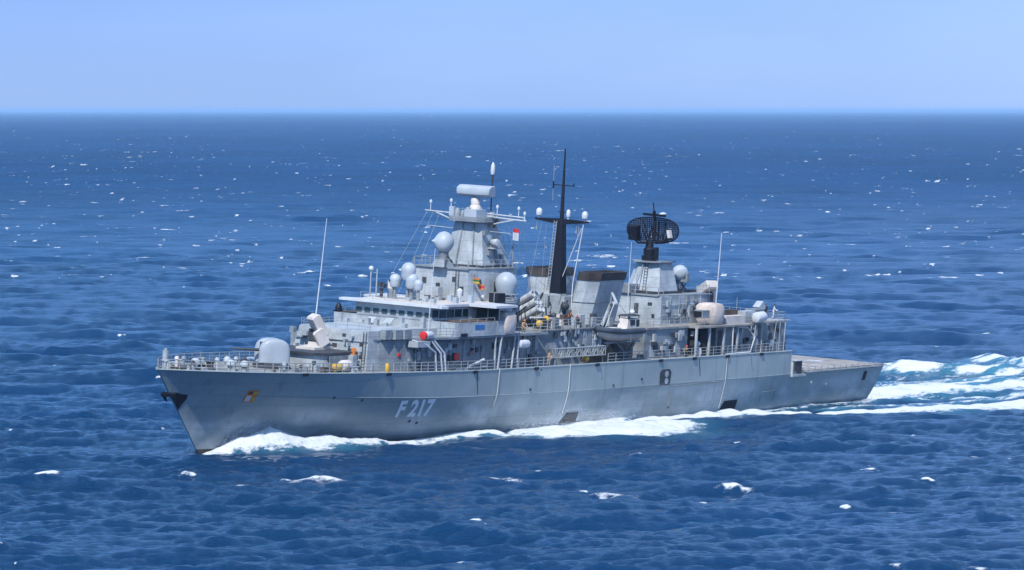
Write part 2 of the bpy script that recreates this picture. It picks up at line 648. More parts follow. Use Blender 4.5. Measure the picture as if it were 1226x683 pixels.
# pennant number, laid on the plating
def hull_text(txt, s0, s1, h0, h1, parent):
    cu = bpy.data.curves.new('pennant', 'FONT')
    cu.body = txt
    cu.size = 1.0
    cu.space_character = 1.05
    cu.offset = .042
    tmp = bpy.data.objects.new('pennant', cu)
    COL.objects.link(tmp)
    bpy.context.view_layer.update()
    dg = bpy.context.evaluated_depsgraph_get()
    me = bpy.data.meshes.new_from_object(tmp.evaluated_get(dg))
    bpy.data.objects.remove(tmp)
    bpy.data.curves.remove(cu)
    bm = bmesh.new()
    bm.from_mesh(me)
    bmesh.ops.triangulate(bm, faces=bm.faces)
    bmesh.ops.subdivide_edges(bm, edges=[e for e in bm.edges if e.calc_length() > .15], cuts=3)
    xs = [v.co.x for v in bm.verts]
    ys = [v.co.y for v in bm.verts]
    for v in bm.verts:
        u = (v.co.x - min(xs)) / (max(xs) - min(xs))
        t = (v.co.y - min(ys)) / (max(ys) - min(ys))
        # bow is to the viewer's left on the port side, so text runs aft
        v.co = on_hull(s0 + (s1 - s0) * u - .3 * t, h0 + (h1 - h0) * t, .035)
    bmesh.ops.recalc_face_normals(bm, faces=bm.faces)
    bm.to_mesh(me)
    bm.free()
    me.name = 'pennant_number'
    me.materials.clear()
    me.materials.append(LETTER)
    o = bpy.data.objects.new('pennant_number', me)
    COL.objects.link(o)
    o.parent = parent
    return o


hull_text('F 217', 33.45, 39.45, 3.05, 5.0, hull)
# coat of arms on the bow
cb = patch([(10.5, 5.35), (11.75, 5.35), (11.65, 6.6), (10.4, 6.6)], 'crest', CREST, .03, .04)
for poly, m, nm in (([(10.58, 5.45), (11.15, 5.45), (11.12, 6.05), (10.54, 6.05)], WHITE, 'crest_field'),
                    ([(10.52, 6.2), (11.0, 6.2), (10.98, 6.5), (10.5, 6.5)], BROWN, 'crest_field'),
                    ([(11.3, 5.5), (11.62, 5.5), (11.6, 5.9), (11.28, 5.9)], YELLOW, 'crest_field'),
                    ([(11.2, 6.1), (11.56, 6.1), (11.52, 6.5), (11.18, 6.5)], YELLOW, 'crest_field')):
    patch(poly, nm, m, .075, .02, cb)
# bow anchor in its black patch round the stem
mb = MB()
for sgn in (1, -1):
    ol = [(stem(6.2) - .02, 6.28), (2.6, 6.42), (4.05, 6.2), (4.15, 5.75), (3.85, 5.1), (3.42, 4.55), (stem(4.6), 4.6)]
    pts = [on_hull(max(s, stem(h) - .02), h, .03, sgn) for s, h in ol]
    mb.raw(pts, [tuple(range(len(pts)))])
mb.build('anchor_recess', BLACK, hull)
mb = MB()
mb.tube([(3.0, 0, 6.35), (2.0, 0, 6.2)], .16, n=8)
mb.obox((2.0, 0, 6.2), (.5, 1.5, .35), (0, R(15), 0))
for sgn in (1, -1):
    mb.loft([[V(1.8, sgn * .5, 6.1), V(2.2, sgn * .5, 6.1), V(2.2, sgn * .8, 6.1), V(1.8, sgn * .8, 6.1)],
             [V(2.5, sgn * .5, 5.4), V(2.62, sgn * .5, 5.4), V(2.62, sgn * .62, 5.4), V(2.5, sgn * .62, 5.4)]])
mb.tube([(2.1, -.9, 6.3), (2.1, .9, 6.3)], .11, n=6)
mb.build('anchor', BLACK, SHIPO)
# openings, boxes, pipes and door outlines on the plating
patch([(84.05, 4.75), (86.3, 4.75), (86.5, 6.2), (86.1, 6.55), (84.4, 6.55), (84.05, 6.2)], 'side_intake', DARK, .02, .02)
for h in (5.2, 6.0):
    m = MB()
    c = on_hull(85.5, h, .02)
    m.raw([c + Vector((.42 * math.cos(k * PI / 6), .03, .36 * math.sin(k * PI / 6))) for k in range(12)], [tuple(range(12))])
    m.build('intake_port', LIGHT, hull)
patch([(64.6, 1.2), (67.9, 1.2), (67.9, 2.35), (65.7, 2.35)], 'exhaust_patch', BLACK, .03, .05)
patch([(98.7, .7), (102.6, .9), (102.6, 2.35), (99.6, 2.3)], 'exhaust_patch', BLACK, .03, .05)


def hull_bar(pts, r, name, mat):
    m = MB()
    vs = [on_hull(s, h, r * .6) for s, h in pts]
    m.tube([(65 - v.x, v.y, v.z) for v in vs], r, n=5)
    return m.build(name, mat, hull)


hull_bar([(86.8, 4.55), (90, 4.62), (97.2, 4.75)], .07, 'fender_pipe', MID)
hull_bar([(86.9, 4.5), (86.9, 2.2)], .06, 'fender_pipe', MID)
hull_bar([(108.1, 1.75), (108.1, 3.0), (111.3, 3.05), (111.3, 1.8)], .045, 'door_outline', MID)
for s, t in ((36.2, 2.45), (37.6, 2.2), (86.9, 2.0), (80, 5.5), (74, 5.0), (124, 3.2), (120, 3.6), (130, 2.9), (57, 5.2), (22, 5.5), (26.5, 5.1)):
    patch([(s, t), (s + .22, t), (s + .22, t + .25), (s, t + .25)], 'outlet', DARK if s < 90 else WHITE, .02, .08)
# dark scupper streaks that run down from the deck edge
for s in (16.5, 30, 46, 58, 70.5, 84, 91.5, 99, 107):
    m = MB()
    h0 = hd(s) - .12
    top = on_hull(s, h0, .02)
    m.obox((65 - top.x, top.y + .02, h0), (.7, .22, .3))
    m.build('scupper', BLACK, upper)
for s, a, b, wd in ((46.3, 7.6, 5.2, .16), (59, 7.5, 3.6, .2), (50.2, 4.8, 2.0, .14), (71.2, 7.5, 5.8, .14), (92.5, 7.5, 5.5, .16), (85, 7.4, 6.8, .12), (104.5, 7.4, 5.6, .13)):
    patch([(s, a), (s + wd, a), (s + wd * .8 + .45, b), (s + .45, b)], 'rust_streak', DARK if wd > .15 else MID, .012, .006)
# white lines hanging over the side
for s, h1 in ((50.6, 3.6), (64.8, 2.4), (98.8, 1.5)):
    m = MB()
    pts = [on_hull(s - (.03 * k), hd(s) + .2 - (hd(s) + .2 - h1) * k / 8, .12) if hd(s) + .2 - (hd(s) + .2 - h1) * k / 8 < hd(s) else V(s, breadth(s, hd(s)) + .1, hd(s) + .2) for k in range(9)]
    m.tube([(65 - v.x, v.y, v.z) for v in pts], .032, n=5)
    m.build('hanging_rope', ROPE, SHIPO)
# locker and ledge at the forward end of the flight deck
mb = MB()
mb.box(114.32, 117.5, 6.4, 8.25, 4.6, 4.86)
mb.box(114.32, 114.5, 7.0, 8.2, 4.86, 6.4)
mb.build('quarter_platform', LIGHT, SHIPO)
mb = MB()
mb.box(115.4, 117.0, 6.9, 7.9, 4.87, 6.4)
mb.box(115.3, 117.1, 6.8, 8.0, 6.4, 6.46, 1)
mb.build('deck_locker', [DARK, LIGHT], SHIPO)
patch([(133.7, 3.4), (134.5, 3.4), (134.6, 4.5), (133.8, 4.5)], 'side_hatch', BLACK, .02, .03)

# ------------------------------------------------------------------ superstructure


def sym(*pts):
    """closed outline from its port half"""
    return list(pts) + [(s, -p) for s, p in reversed(pts)]


mb = MB()
mb.prism(sym((22.9, 3.2), (24.2, 4.0), (29.6, 4.0)), 8.0, 9.85)
fwd = mb.build('missile_deckhouse', LIGHT, SHIPO)
mb = MB()
mb.prism(sym((22.5, 3.3), (24.0, 4.3), (29.4, 4.3)), 9.85, 10.05)
mb.build('platform_edge', DARK, fwd)
mb = MB()
mb.prism([(29.2, 5.55), (31.0, 5.75), (42.4, 5.75), (42.4, -5.6), (30.4, -5.2), (29.3, -4.6)], 7.9, 12.25, [(29.6, 5.4), (31.2, 5.6), (42.4, 5.6), (42.4, -4.6), (31.0, -4.2), (29.9, -3.7)])
blk = mb.build('forward_deckhouse', LIGHT, SHIPO)
mb = MB()
mb.box(29.4, 29.6, -3.9, 5.42, 11.05, 11.13)
mb.build('weld_seam', MID, blk)
# main deckhouse, full length below the bridge
mb = MB()
mb.prism(sym((31.2, 5.72), (34.5, 6.75), (60.4, 6.9)), 7.6, 11.25)
main = mb.build('main_deckhouse', MID, SHIPO)
mb = MB()
mb.prism(sym((34.8, 6.9), (42.6, 8.1), (60.3, 8.25)), 11.25, 11.48)
mb.build('upper_deck', [MID], main)
# bridge
mb = MB()
mb.prism(sym((42.2, 7.9), (42.9, 8.25), (49.8, 8.25), (49.8, 4.95)), 11.49, 12.98)
br = mb.build('bridge', LIGHT, SHIPO)
mb = MB()
mb.prism(sym((42.15, 4.85), (42.9, 5.15), (57.6, 5.15)), 12.98, 14.42, sym((41.95, 4.9), (42.8, 5.2), (57.6, 5.2)))
mb.build('bridge_house', LIGHT, br)
mb = MB()
mb.prism(sym((42.5, 7.6), (43.1, 8.15), (49.7, 8.15), (49.7, 5.25)), 12.985, 13.02)
mb.build('wing_deck', RUST, br)
mb = MB()
mb.prism(sym((41.3, 6.7), (42.3, 6.9), (43.2, 5.5), (48.6, 5.4), (48.9, 8.7), (53.2, 8.7), (53.2, 5.5), (57.8, 5.5)), 14.42, 14.68)
mb.build('bridge_roof', [WHITE], br)
mb = MB()
mb.prism(sym((42.3, 5.0), (48.8, 4.9), (57.7, 5.0)), 14.685, 14.7)
mb.build('roof_deck', TAN, br)
for k in range(9):
    m = MB()
    p = -4.55 + k * 1.12
    m.obox((42.06, p, 13.78), (.06, .72, .80), (0, R(-7), 0))
    m.build('window', GLASS, br)
m = MB()
m.obox((42.45, 5.15, 13.74), (.06, .7, .75), (0, 0, R(62)))
m.build('window', GLASS, br)
for s, ww in ((43.8, 1.3), (45.3, 1.3), (46.8, 1.3), (48.2, 1.0)):
    m = MB()
    m.obox((s, 5.20, 13.72), (ww, .06, .85))
    m.build('window', GLASS, br)
# wing shelters
for sgn in (1, -1):
    m = MB()
    m.box(49.9, 53.0, sgn * 5.3, sgn * 8.3, 11.49, 13.0)
    m.build('wing_shelter', LIGHT, br)
    m = MB()
    m.box(50.2, 50.3, sgn * 5.35, sgn * 8.15, 13.0, 14.4)
    m.build('windscreen', GLASS, br)
    for s, p in ((50.25, 8.25), (52.9, 8.25), (52.9, 5.6), (50.25, 6.8)):
        m = MB()
        m.tube([(s, sgn * p, 13.0), (s, sgn * p, 14.45)], .08, n=6)
        m.build('shelter_post', LIGHT, br)
m = MB()
m.box(45.6, 47.4, 8.255, 8.29, 12.25, 12.7)
m.build('name_plate', BLUE, br)
m = MB()
m.box(42.9, 44.2, 8.0, 8.27, 11.5, 11.85)
m.build('navigation_light_box', BLACK, br)
m = MB()
m.box(42.25, 43.0, -8.1, -7.3, 13.02, 13.15)
m.lathe((42.6, -7.6, 13.1), [(0, .35), (.3, .4), (.7, .25), (.9, .1)])
m.build('wing_repeater', BLACK, br)
# lockers on the deck before the bridge
for s, p, a, b, c in ((31.2, 6.15, 1.2, .7, .75), (32.6, 6.5, 1.2, .7, .75), (34.0, 6.75, 1.3, .6, .75)):
    m = MB()
    m.box(s, s + a, p - b / 2, p + b / 2, 11.4, 11.4 + c + .25)
    m.build('deck_locker', MID, SHIPO)
m = MB()
m.prism([(30.3, 5.55), (34.9, 6.85), (34.9, 5.5), (30.9, 5.4)], 11.252, 11.42)
m.build('locker_platform', MID, SHIPO)
for s, p, r in ((39.5, -1.2, 20), (40.2, .6, 20)):
    m = MB()
    m.obox((s, p, 12.62), (1.1, 1.0, .12), (0, R(38), 0))
    m.tube([(s + .2, p, 12.25), (s + .2, p, 12.6)], .07, n=5)
    m.build('hatch_cover', LIGHT, SHIPO)
for k in range(9):
    m = MB()
    s, p = 38 + random.random() * 3.6, -4.5 + k * 1.15
    m.box(s, s + .5, p, p + .45, 12.25, 12.5 + random.random() * .9)
    m.build('vent', LIGHT, SHIPO)
# mast block and tower
mb = MB()
mb.prism(sym((57.62, 3.5), (60.3, 3.5)), 11.49, 14.68)
mb.build('mast_house_base', LIGHT, SHIPO)
mb = MB()
mb.prism(sym((50.9, 3.45), (51.1, 3.6), (60.4, 3.6)), 14.69, 18.15)
mbk = mb.build('mast_house', LIGHT, SHIPO)
mb = MB()
mb.prism(sym((50.7, 3.6), (60.6, 3.75)), 18.15, 18.28)
mb.build('mast_house_roof', MID, mbk)
mb = MB()
B = sym((54.9, 1.3), (55.2, 2.55), (60.4, 2.6))
T = sym((55.7, .9), (55.9, 1.65), (58.5, 1.65))
mb.prism(B, 18.28, 23.9, T)
tower = mb.build('foremast', LIGHT, SHIPO)
mb = MB()
mb.prism(sym((54.7, 2.7), (60.6, 2.8)), 18.281, 18.5)
mb.build('mast_foot', DARK, tower)
for p in (-.55, 1.0):
    m = MB()
    m.tube([(54.78, p * 1.4, 18.5), (55.62, p * .85, 23.6)], .09, n=5)
    m.build('cable_trunk', MID, tower)
mb = MB()
mb.prism(sym((54.6, 1.8), (55.3, 2.3), (58.9, 2.2)), 23.2, 23.7)
mb.build('mast_platform', MID, tower)
mb = MB()
mb.box(54.7, 56.6, .1, 1.7, 23.72, 24.55)
mb.build('equipment_box', DOME, tower)
for s, p, r, h in ((55.3, -1.2, .35, .9), (56.2, -.4, .4, 1.0), (57.4, .3, .35, 1.1), (58.2, 1.4, .3, .8), (55, -.3, .25, .7), (58.4, -1.2, .4, .8)):
    m = MB()
    m.lathe((s, p, 23.7), [(0, r), (h * .7, r), (h, r * .5)], 10)
    m.build('antenna_can', MID if p < 0 else LIGHT, tower)
# yards
for seg, nm in (([[(57, -6.6, 23.95), (57, -2, 23.85)], [(57, -5.2, 23.85), (57, -2.2, 22.9)]], 'yardarm'),
                ([[(57, 1.5, 23.8), (57, 6.75, 23.62)], [(57, 1.5, 24.1), (57, 6.4, 23.98)], [(57, 5.2, 23.65), (57, 2.0, 22.9)], [(57, 6.4, 23.98), (57, 6.6, 23.62)]], 'yardarm'),
                ([[(57, -6.0, 22.3), (57, -1.7, 22.2)]], 'lower_yard'), ([[(57, 1.7, 22.2), (57, 4.8, 22.13)]], 'lower_yard')):
    mb = MB()
    for q in seg:
        mb.tube(q, .10 if nm == 'yardarm' else .05, n=6)
    mb.build(nm, LIGHT, tower)
for p, h in ((-5.9, 1.0), (-3.2, 1.3), (2.9, 1.0), (5.7, 1.0), (6.5, .5)):
    m = MB()
    m.tube([(57, p, 23.85), (57, p, 23.85 + h)], .05, n=5)
    m.lathe((57, p, 23.75 + h), [(0, .1), (.2, .17), (.4, .1)], 8)
    m.build('yard_antenna', WHITE, tower)
m = MB()
m.box(56.8, 57.2, -3.3, -2.7, 23.6, 24.6)
m.build('yard_box', DOME, tower)
# rotating radar on the foremast
rad = MB()
rad.lathe((57, 0, 24.5), [(0, .65), (.3, .62), (.45, .5), (1.15, .55), (1.3, .45)], 14)
radar = rad.build('radar_pedestal', TAN, tower)
m = MB()
ang = R(8)
ax = Vector((math.sin(ang) * -1, math.cos(ang), 0))
fw = Vector((ax.y, -ax.x, 0))
ring = [(-.75, -.55), (.25, -.62), (.85, -.35), (.95, .0), (.85, .35), (.25, .62), (-.6, .62), (-.85, .3)]
c0 = V(57, 0, 26.5)
m.loft([[c0 + ax * t + fw * (x * k) + Vector((0, 0, z * k)) for x, z in ring] for t, k in ((-2.0, .9), (-1.92, 1), (1.92, 1), (2.0, .9))])
m.build('radar_antenna', DOME, tower)
mb = MB()
mb.tube([(58, 1.4, 23.6), (58, 1.4, 28.4)], .07, n=6)
mb.lathe((58, 1.4, 27.6), [(0, .13), (.9, .15)], 8)
mb.build('pole_mast', DARK, tower)
mb = MB()
mb.lathe((58, 1.4, 28.4), [(0, .2), (.35, .27), (1.0, .22), (1.35, .05)], 10)
mb.build('beacon', WHITE, tower)
# white drum on the tower's port face
m = MB()
m.lathe((57.2, 2.35, 21.0), [(0, .35), (.6, .45), (.95, .38), (1.0, .1)], 14, axis=(0.3, 1, 0))
m.tube([(57.2, 1.9, 20.6), (57.2, 3.0, 20.5)], .15, n=6)
m.box(56.5, 57.9, 2.1, 3.0, 20.3, 20.45)
m.build('searchlight', LIGHT, tower)
for s, p, h in ((55.4, 2.2, 21.8), (56.8, 2.25, 22.6), (56.2, 2.4, 19.6), (58.6, 2.4, 19.2), (57.6, 2.05, 23.1)):
    m = MB()
    m.box(s, s + .55, p - .1, p + .28, h, h + .5)
    m.build('junction_box', DARK if h > 22 else MID, tower)
# fire control radar with its cone nose before the foremast
m = MB()
m.prism(sym((50.0, .9), (52.4, .95)), 18.28, 19.1, sym((50.5, .55), (52.0, .55)))
m.lathe((51.2, 0, 19.0), [(0, .6), (.8, .55), (1.2, .75)], 16)
dct = m.build('director_pedestal', MID, SHIPO)
m = MB()
dax = Vector((.75, -.62, .08))
m.lathe((51.2, 0, 20.95), [(-1.0, .45), (-.75, .85), (-.3, 1.13), (.15, 1.2), (.6, 1.02), (.85, .75), (1.05, .42), (1.2, .2), (1.45, .03)], 22, axis=dax)
m.build('director_dish', DOME, dct)
m = MB()
for p in (-.9, .9):
    m.tube([(50.2, p, 18.3), (51.2, p * .5, 19.6)], .09, n=5)
    m.tube([(52.2, p, 18.3), (51.2, p * .5, 19.6)], .09, n=5)
m.build('director_struts', DARK, dct)
# domes and posts on the bridge roof
def dome(s, p, h, r, base, name='satellite_dome', body=.4):
    m = MB()
    m.lathe((s, p, base), [(0, .22), (h - base - r * 1.0, .16)], 10)
    po = m.build('dome_post', MID, SHIPO)
    m = MB()
    prof = [(-r * (.9 + body), r * .72), (-r * .9, r * .95)] + [(r * math.sin(R(a)), r * math.cos(R(a))) for a in range(-20, 91, 11)]
    m.lathe((s, p, h), prof, 20)
    m.build(name, DOME, po)


dome(46.0, -1.0, 17.95, .82, 14.7)
dome(46.0, -2.65, 16.8, .62, 14.7)
dome(46.0, -.5, 16.9, .72, 14.7)
dome(46.0, .4, 16.5, .52, 14.7)
m = MB()
m.lathe((46, -3.1, 14.7), [(0, .35), (.7, .28), (1.0, .42), (1.1, .4)], 12, mi=1)
m.obox((46, -3.1, 16.2), (.6, .6, .8))
m.obox((45.8, -3.1, 16.7), (.4, .3, .3), mi=2)
m.build('optical_sensor', [TAN, MID, BLACK], SHIPO)
m = MB()
m.lathe((46, -4.4, 14.7), [(0, .2), (.9, .2), (1.0, .35)], 10)
m.obox((46, -4.55, 16.1), (.5, .35, .5))
m.obox((46, -4.1, 16.0), (.5, .3, .45))
m.build('binocular_sight', DARK, SHIPO)
for p, h in ((-5.9, 17.6), (-5.1, 17.75)):
    m = MB()
    m.tube([(46, p, 14.7), (46, p, h)], .08, n=6)
    m.build('signal_post', LIGHT, SHIPO)
m = MB()
m.ball((46, -5.9, 17.75), .28, 10)
m.build('post_dome', WHITE, SHIPO)
m = MB()
m.box(49.0, 49.9, -.9, 1.0, 15.2, 16.15)
m.box(49.1, 49.8, .5, 1.05, 14.7, 15.2)
m.box(49.1, 49.8, -.9, -.4, 14.7, 15.2)
m.build('roof_locker', LIGHT, SHIPO)
for s, p, hh in ((44.2, 3.2, .5), (45, 1.6, .4), (47.5, 3.9, .6), (48.5, -2.4, .9), (44.5, -.2, .35), (49, 2.2, .7), (47, -4.3, .5), (50, 4.2, .8)):
    m = MB()
    m.box(s, s + .55, p, p + .5, 14.7, 14.7 + hh)
    m.build('vent', LIGHT if hh < .6 else DOME, SHIPO)
m = MB()
m.lathe((49.6, 3.4, 14.7), [(0, .15), (.5, .15), (.9, .33), (1.3, .33), (1.5, .1)], 12)
m.build('small_dome', WHITE, SHIPO)
m = MB()
m.box(53.6, 55, 4.6, 5.8, 14.7, 15.7)
m.build('equipment_cover', BLACK, SHIPO)
# big radome aft of the bridge on the port side
m = MB()
for k in range(8):
    a = 2 * PI * k / 8
    m.tube([(56.3 + 1.25 * math.cos(a), 5.0 + 1.25 * math.sin(a), 14.5), (56.3 + 1.1 * math.cos(a + .5), 5.0 + 1.1 * math.sin(a + .5), 15.6)], .06, n=5)
for h in (14.75, 15.2, 15.6):
    m.tube([(56.3 + 1.35 * math.cos(2 * PI * k / 14), 5 + 1.35 * math.sin(2 * PI * k / 14), h) for k in range(15)], .05, n=5)
m.lathe((56.3, 5, 11.5), [(0, .5), (3.2, .5), (3.4, 1.3), (3.5, 1.3)], 14)
rb = m.build('radome_pedestal', LIGHT, SHIPO)
m = MB()
m.lathe((56.3, 5.0, 16.75), [(-1.25, .95), (-.9, 1.05), (-.3, 1.2)] + [(1.22 * math.sin(R(a)), 1.22 * math.cos(R(a))) for a in range(0, 91, 10)], 28)
m.build('radome', DOME, rb)

# ------------------------------------------------------------------ missile launcher on each end


def ram(s, p, h, yaw, tilt, name):
    m = MB((s, p, h))
    m.lathe((s, p, h - (1.15 if s > 60 else 0)), [(0, 1.15), (1.15 if s > 60 else .01, 1.15)] if False else [(0, 1.15), (.35, 1.15), (.4, .8), (.75, .75)], 16)
    m.obox((s, p, h + .12), (3.6, 2.4, .25))
    base = m.build(name, TAN, SHIPO)
    rt = Euler((0, tilt, yaw), 'XYZ').to_matrix()
    m = MB((s, p, h))

    def bx(c, size, mi=0, bev=.18):
        a, b, d = (x / 2 for x in size)
        ringz = [(-a, -d + bev), (-a, d - bev), (-a + bev, d), (a - bev, d), (a, d - bev), (a, -d + bev), (a - bev, -d), (-a + bev, -d)]
        m.loft([[V(s, p, h) + rt @ (Vector(c) + Vector((x * k, t, z * k))) + Vector((0, 0, 1.75)) for x, z in ringz] for t, k in ((-b, .93), (-b + .1, 1), (b - .1, 1), (b, .93))], mi=mi)
    bx((.45, 0, .55), (2.6, 1.5, 1.05))
    bx((-.55, .95, -.1), (1.9, .45, 1.3))
    m.build('launcher_box', TAN, base)
    m = MB((s, p, h))
    for q in (-.62, .62):
        m.loft([[V(s + .5, p + q - .1, h + .7), V(s - .5, p + q - .1, h + .7), V(s - .5, p + q + .1, h + .7), V(s + .5, p + q + .1, h + .7)],
                [V(s + .25, p + q - .1, h + 2.1), V(s - .25, p + q - .1, h + 2.1), V(s - .25, p + q + .1, h + 2.1), V(s + .25, p + q + .1, h + 2.1)]])
    m.obox((s, p, h + 1.3), (.8, 1.1, .9))
    m.build('launcher_yoke', DARK, base)
    return base


ram(27.6, 0.0, 10.05, R(-28), R(-58), 'missile_launcher')
ram(106.6, 0.4, 12.3, R(62), R(-24), 'missile_launcher')

# ------------------------------------------------------------------ gun
m = MB((19.7, 0, 8.4))
m.lathe((19.7, 0, 8.35), [(0, 1.9), (.5, 1.9), (.55, 1.75)], 24)
gb = m.build('gun_base', DARK, SHIPO)
gz = R(40)      # trained out to starboard bow, so the house shows its side
m = MB((19.7, 0, 8.4))


def lobe(cp, r, w0, w1, hh, mi=0):
    """half shell of the gun house: rounded top, rounded front"""
    prof = []
    for k in range(13):
        a = PI * k / 12
        prof.append((r * math.cos(a), r * math.sin(a)))
    return prof


def gunpt(x, y, z):
    c, s_ = math.cos(-gz), math.sin(-gz)
    return V(19.7, 0, 0) + Vector((x * c - y * s_, x * s_ + y * c, z))


for y0, y1 in ((.28, 1.62), (-1.62, -.28)):
    rings = []
    yc, hw = (y0 + y1) / 2, (y1 - y0) / 2
    outer = y1 if y0 > 0 else y0
    for z, k in ((8.9, 1), (9.9, 1), (10.4, .97), (10.8, .89), (11.1, .74), (11.3, .52), (11.38, .25)):
        rg = []
        for i in range(24):
            a = 2 * PI * i / 24
            x = 1.65 * k * math.copysign(abs(math.cos(a)) ** .75, math.cos(a))
            y = math.copysign(abs(math.sin(a)) ** .6, math.sin(a))
            # outer side rounds over, inner side stays flat
            inner_flat = (y > 0) != (y0 > 0)
            yy = yc + hw * y * (1 if inner_flat else (k * .6 + .4))
            rg.append(gunpt(x - .1, yy, z))
        rings.append(rg)
    m.loft(rings, smooth_=True)
gh = m.build('gun_house', GUNP, gb)
m = MB((19.7, 0, 8.4))
vs = [gunpt(x, y, z) for x in (-1.4, 1.2) for y in (-.27, .27) for z in (8.9, 11.0)]
m.raw(vs, [(0, 1, 3, 2), (4, 6, 7, 5), (0, 4, 5, 1), (2, 3, 7, 6), (0, 2, 6, 4), (1, 5, 7, 3)])
m.build('gun_cradle', DARK, gb)
m = MB((19.7, 0, 8.4))
a, b = gunpt(1.0, 0, 10.15), gunpt(4.4, 0, 10.22)
m.tube([(65 - a.x, a.y, a.z), (65 - b.x, b.y, b.z)], .17, .10, 10)
m.build('gun_barrel', DARK, gb)

# ------------------------------------------------------------------ midships
mb = MB()
mb.prism(sym((60.42, 6.2), (62.2, 6.9), (73.5, 6.95), (73.5, 5.2), (83.0, 5.2)), 7.6, 11.5)
mid = mb.build('midship_deckhouse', MID, SHIPO)
mb = MB()
mb.prism(sym((60.42, 7.2), (73.5, 7.15), (73.6, 5.3), (83, 5.3)), 11.5, 11.62)
mb.build('boat_deck', DECKM, mid)
# tall grid of shutters on the wall
for k in range(5):
    m = MB()
    m.box(68.4 + k * 1.0, 69.2 + k * 1.0, 6.96, 7.05, 8.9, 11.2)
    m.build('shutter', LIGHT if k % 2 else MID, mid)
mb = MB()
mb.prism(sym((72.6, 2.2), (82, 2.2)), 11.62, 14.6, sym((73.2, 1.9), (82, 1.9)))
mb.build('funnel_casing', MID, mid)


def funnel(sgn):
    c = 1.25          # outward cant over its height
    def sec(z, cant, k=1.0):
        o = cant
        pts = [(74.9, 2.9), (74.9, 4.1), (75.9, 5.1), (81.0, 5.1), (82.0, 4.4), (82.0, 2.8), (81.2, 2.2), (75.6, 2.2)]
        rk = .25 * (z - 17.45) / 5.9
        return [(s + rk - .0, sgn * (p + o)) for s, p in pts]
    z0, z1, z2 = 11.62, 16.55, 17.45
    m = MB()
    def shrink(P, k):
        cs = sum(s for s, p in P) / 8
        cp = sum(p for s, p in P) / 8
        return [(cs + (s - cs) * k, cp + (p - cp) * k) for s, p in P]
    P0, P1 = sec(z0, -c - .05), sec(z1, -c * .15)
    m.loft([[V(s, p, z0) for s, p in shrink(P0, 1.06)], [V(s, p, z1) for s, p in P1]])
    f = m.build('funnel', LIGHT, SHIPO)
    m = MB()
    P2 = sec(z2, .02)
    m.loft([[V(s, p, z1) for s, p in shrink(P1, 1.03)], [V(s, p, z2) for s, p in shrink(P2, 1.03)]], cap=False)
    m.loft([[V(s, p, z2) for s, p in shrink(P2, 1.03)], [V(s, p, z2) for s, p in shrink(P2, .9)], [V(s, p, z1 + .2) for s, p in shrink(P2, .88)]], cap=False)
    Pb = shrink(P2, .9)
    m.raw([V(s, p, z1 + .3) for s, p in Pb], [tuple(range(8))])
    m.build('funnel_cap', BROWN, f)
    for ss in (76.6, 78.6, 80.4):
        m = MB()
        m.lathe((ss, sgn * 3.9, z1 + .3), [(0, .55), (.45, .5), (.46, .42)], 14)
        m.build('uptake', DARK, f)
    m = MB()
    zc = 14.05
    P = shrink(sec(zc, -c * .6), 1.055)
    m.loft([[V(s, p, zc - .03) for s, p in P], [V(s, p, zc + .03) for s, p in P]])
    m.build('funnel_band', MID, f)
    return f


f1 = funnel(1)
f2 = funnel(-1)
for z in (14.3, 12.9):
    m = MB()
    m.box(74.7, 75.05, -3.8 + (z - 14.3) * -.2, -3.1, z, z + .25)
    m.build('funnel_vent', DARK, f2)
# black main mast with yard
m = MB()
m.loft([[V(74.0, -.72, 11.6), V(75.4, -.72, 11.6), V(75.4, .72, 11.6), V(74.0, .72, 11.6)],
        [V(74.1, -.7, 14.8), V(75.5, -.7, 14.8), V(75.5, .7, 14.8), V(74.1, .7, 14.8)]])
m.build('mast_base', LIGHT, SHIPO)
m = MB()
m.loft([[V(74.1, -.68, 14.8), V(75.5, -.68, 14.8), V(75.5, .68, 14.8), V(74.1, .68, 14.8)],
        [V(74.45, -.36, 22.6), V(75.2, -.36, 22.6), V(75.2, .36, 22.6), V(74.45, .36, 22.6)]])
m.tube([(74.8, 0, 22.5), (74.8, 0, 27)], .26, .17, 8)
m.tube([(74.8, 0, 27), (74.8, 0, 31.1)], .16, .07, 8)
mm = m.build('mainmast', BLACK, SHIPO)
m = MB()
for sgn in (1, -1):
    m.loft([[V(74.6, 0, 22.55), V(75.05, 0, 22.55), V(75.05, 0, 23.25), V(74.6, 0, 23.25)],
            [V(74.65, sgn * 3.5, 22.95), V(75.0, sgn * 3.5, 22.95), V(75.0, sgn * 3.5, 23.15), V(74.65, sgn * 3.5, 23.15)]])
m.build('mast_yard', BLACK, mm)
m = MB()
m.tube([(74.8, -1.35, 27.0), (74.8, 1.4, 27.0)], .06, n=5)
m.tube([(74.8, 1.38, 26.9), (74.8, 1.38, 27.3)], .06, n=5)
m.tube([(74.8, -1.35, 26.6), (74.8, -1.35, 27.4)], .09, n=5)
m.tube([(74.8, -.5, 24.0), (74.8, .5, 24.0)], .06, n=5)
m.build('mast_spreader', BLACK, mm)
m = MB()
m.tube([(74.8, -1.35, 25.2), (74.8, -1.35, 29.2)], .035, n=5)
m.build('mast_whip', RAILM, mm)
m = MB()
for p in (-.95, -.6):
    m.tube([(73.9, p, 15.0), (74.3, p + .3, 23)], .045, n=4)
for k in range(22):
    h = 15.2 + k * .36
    q = .3 * (h - 15) / 8
    m.tube([(73.9 + q * 1.3, -.95 + q, h), (73.9 + q * 1.3, -.6 + q, h)], .04, n=4)
m.build('mast_ladder', RAILM, mm)
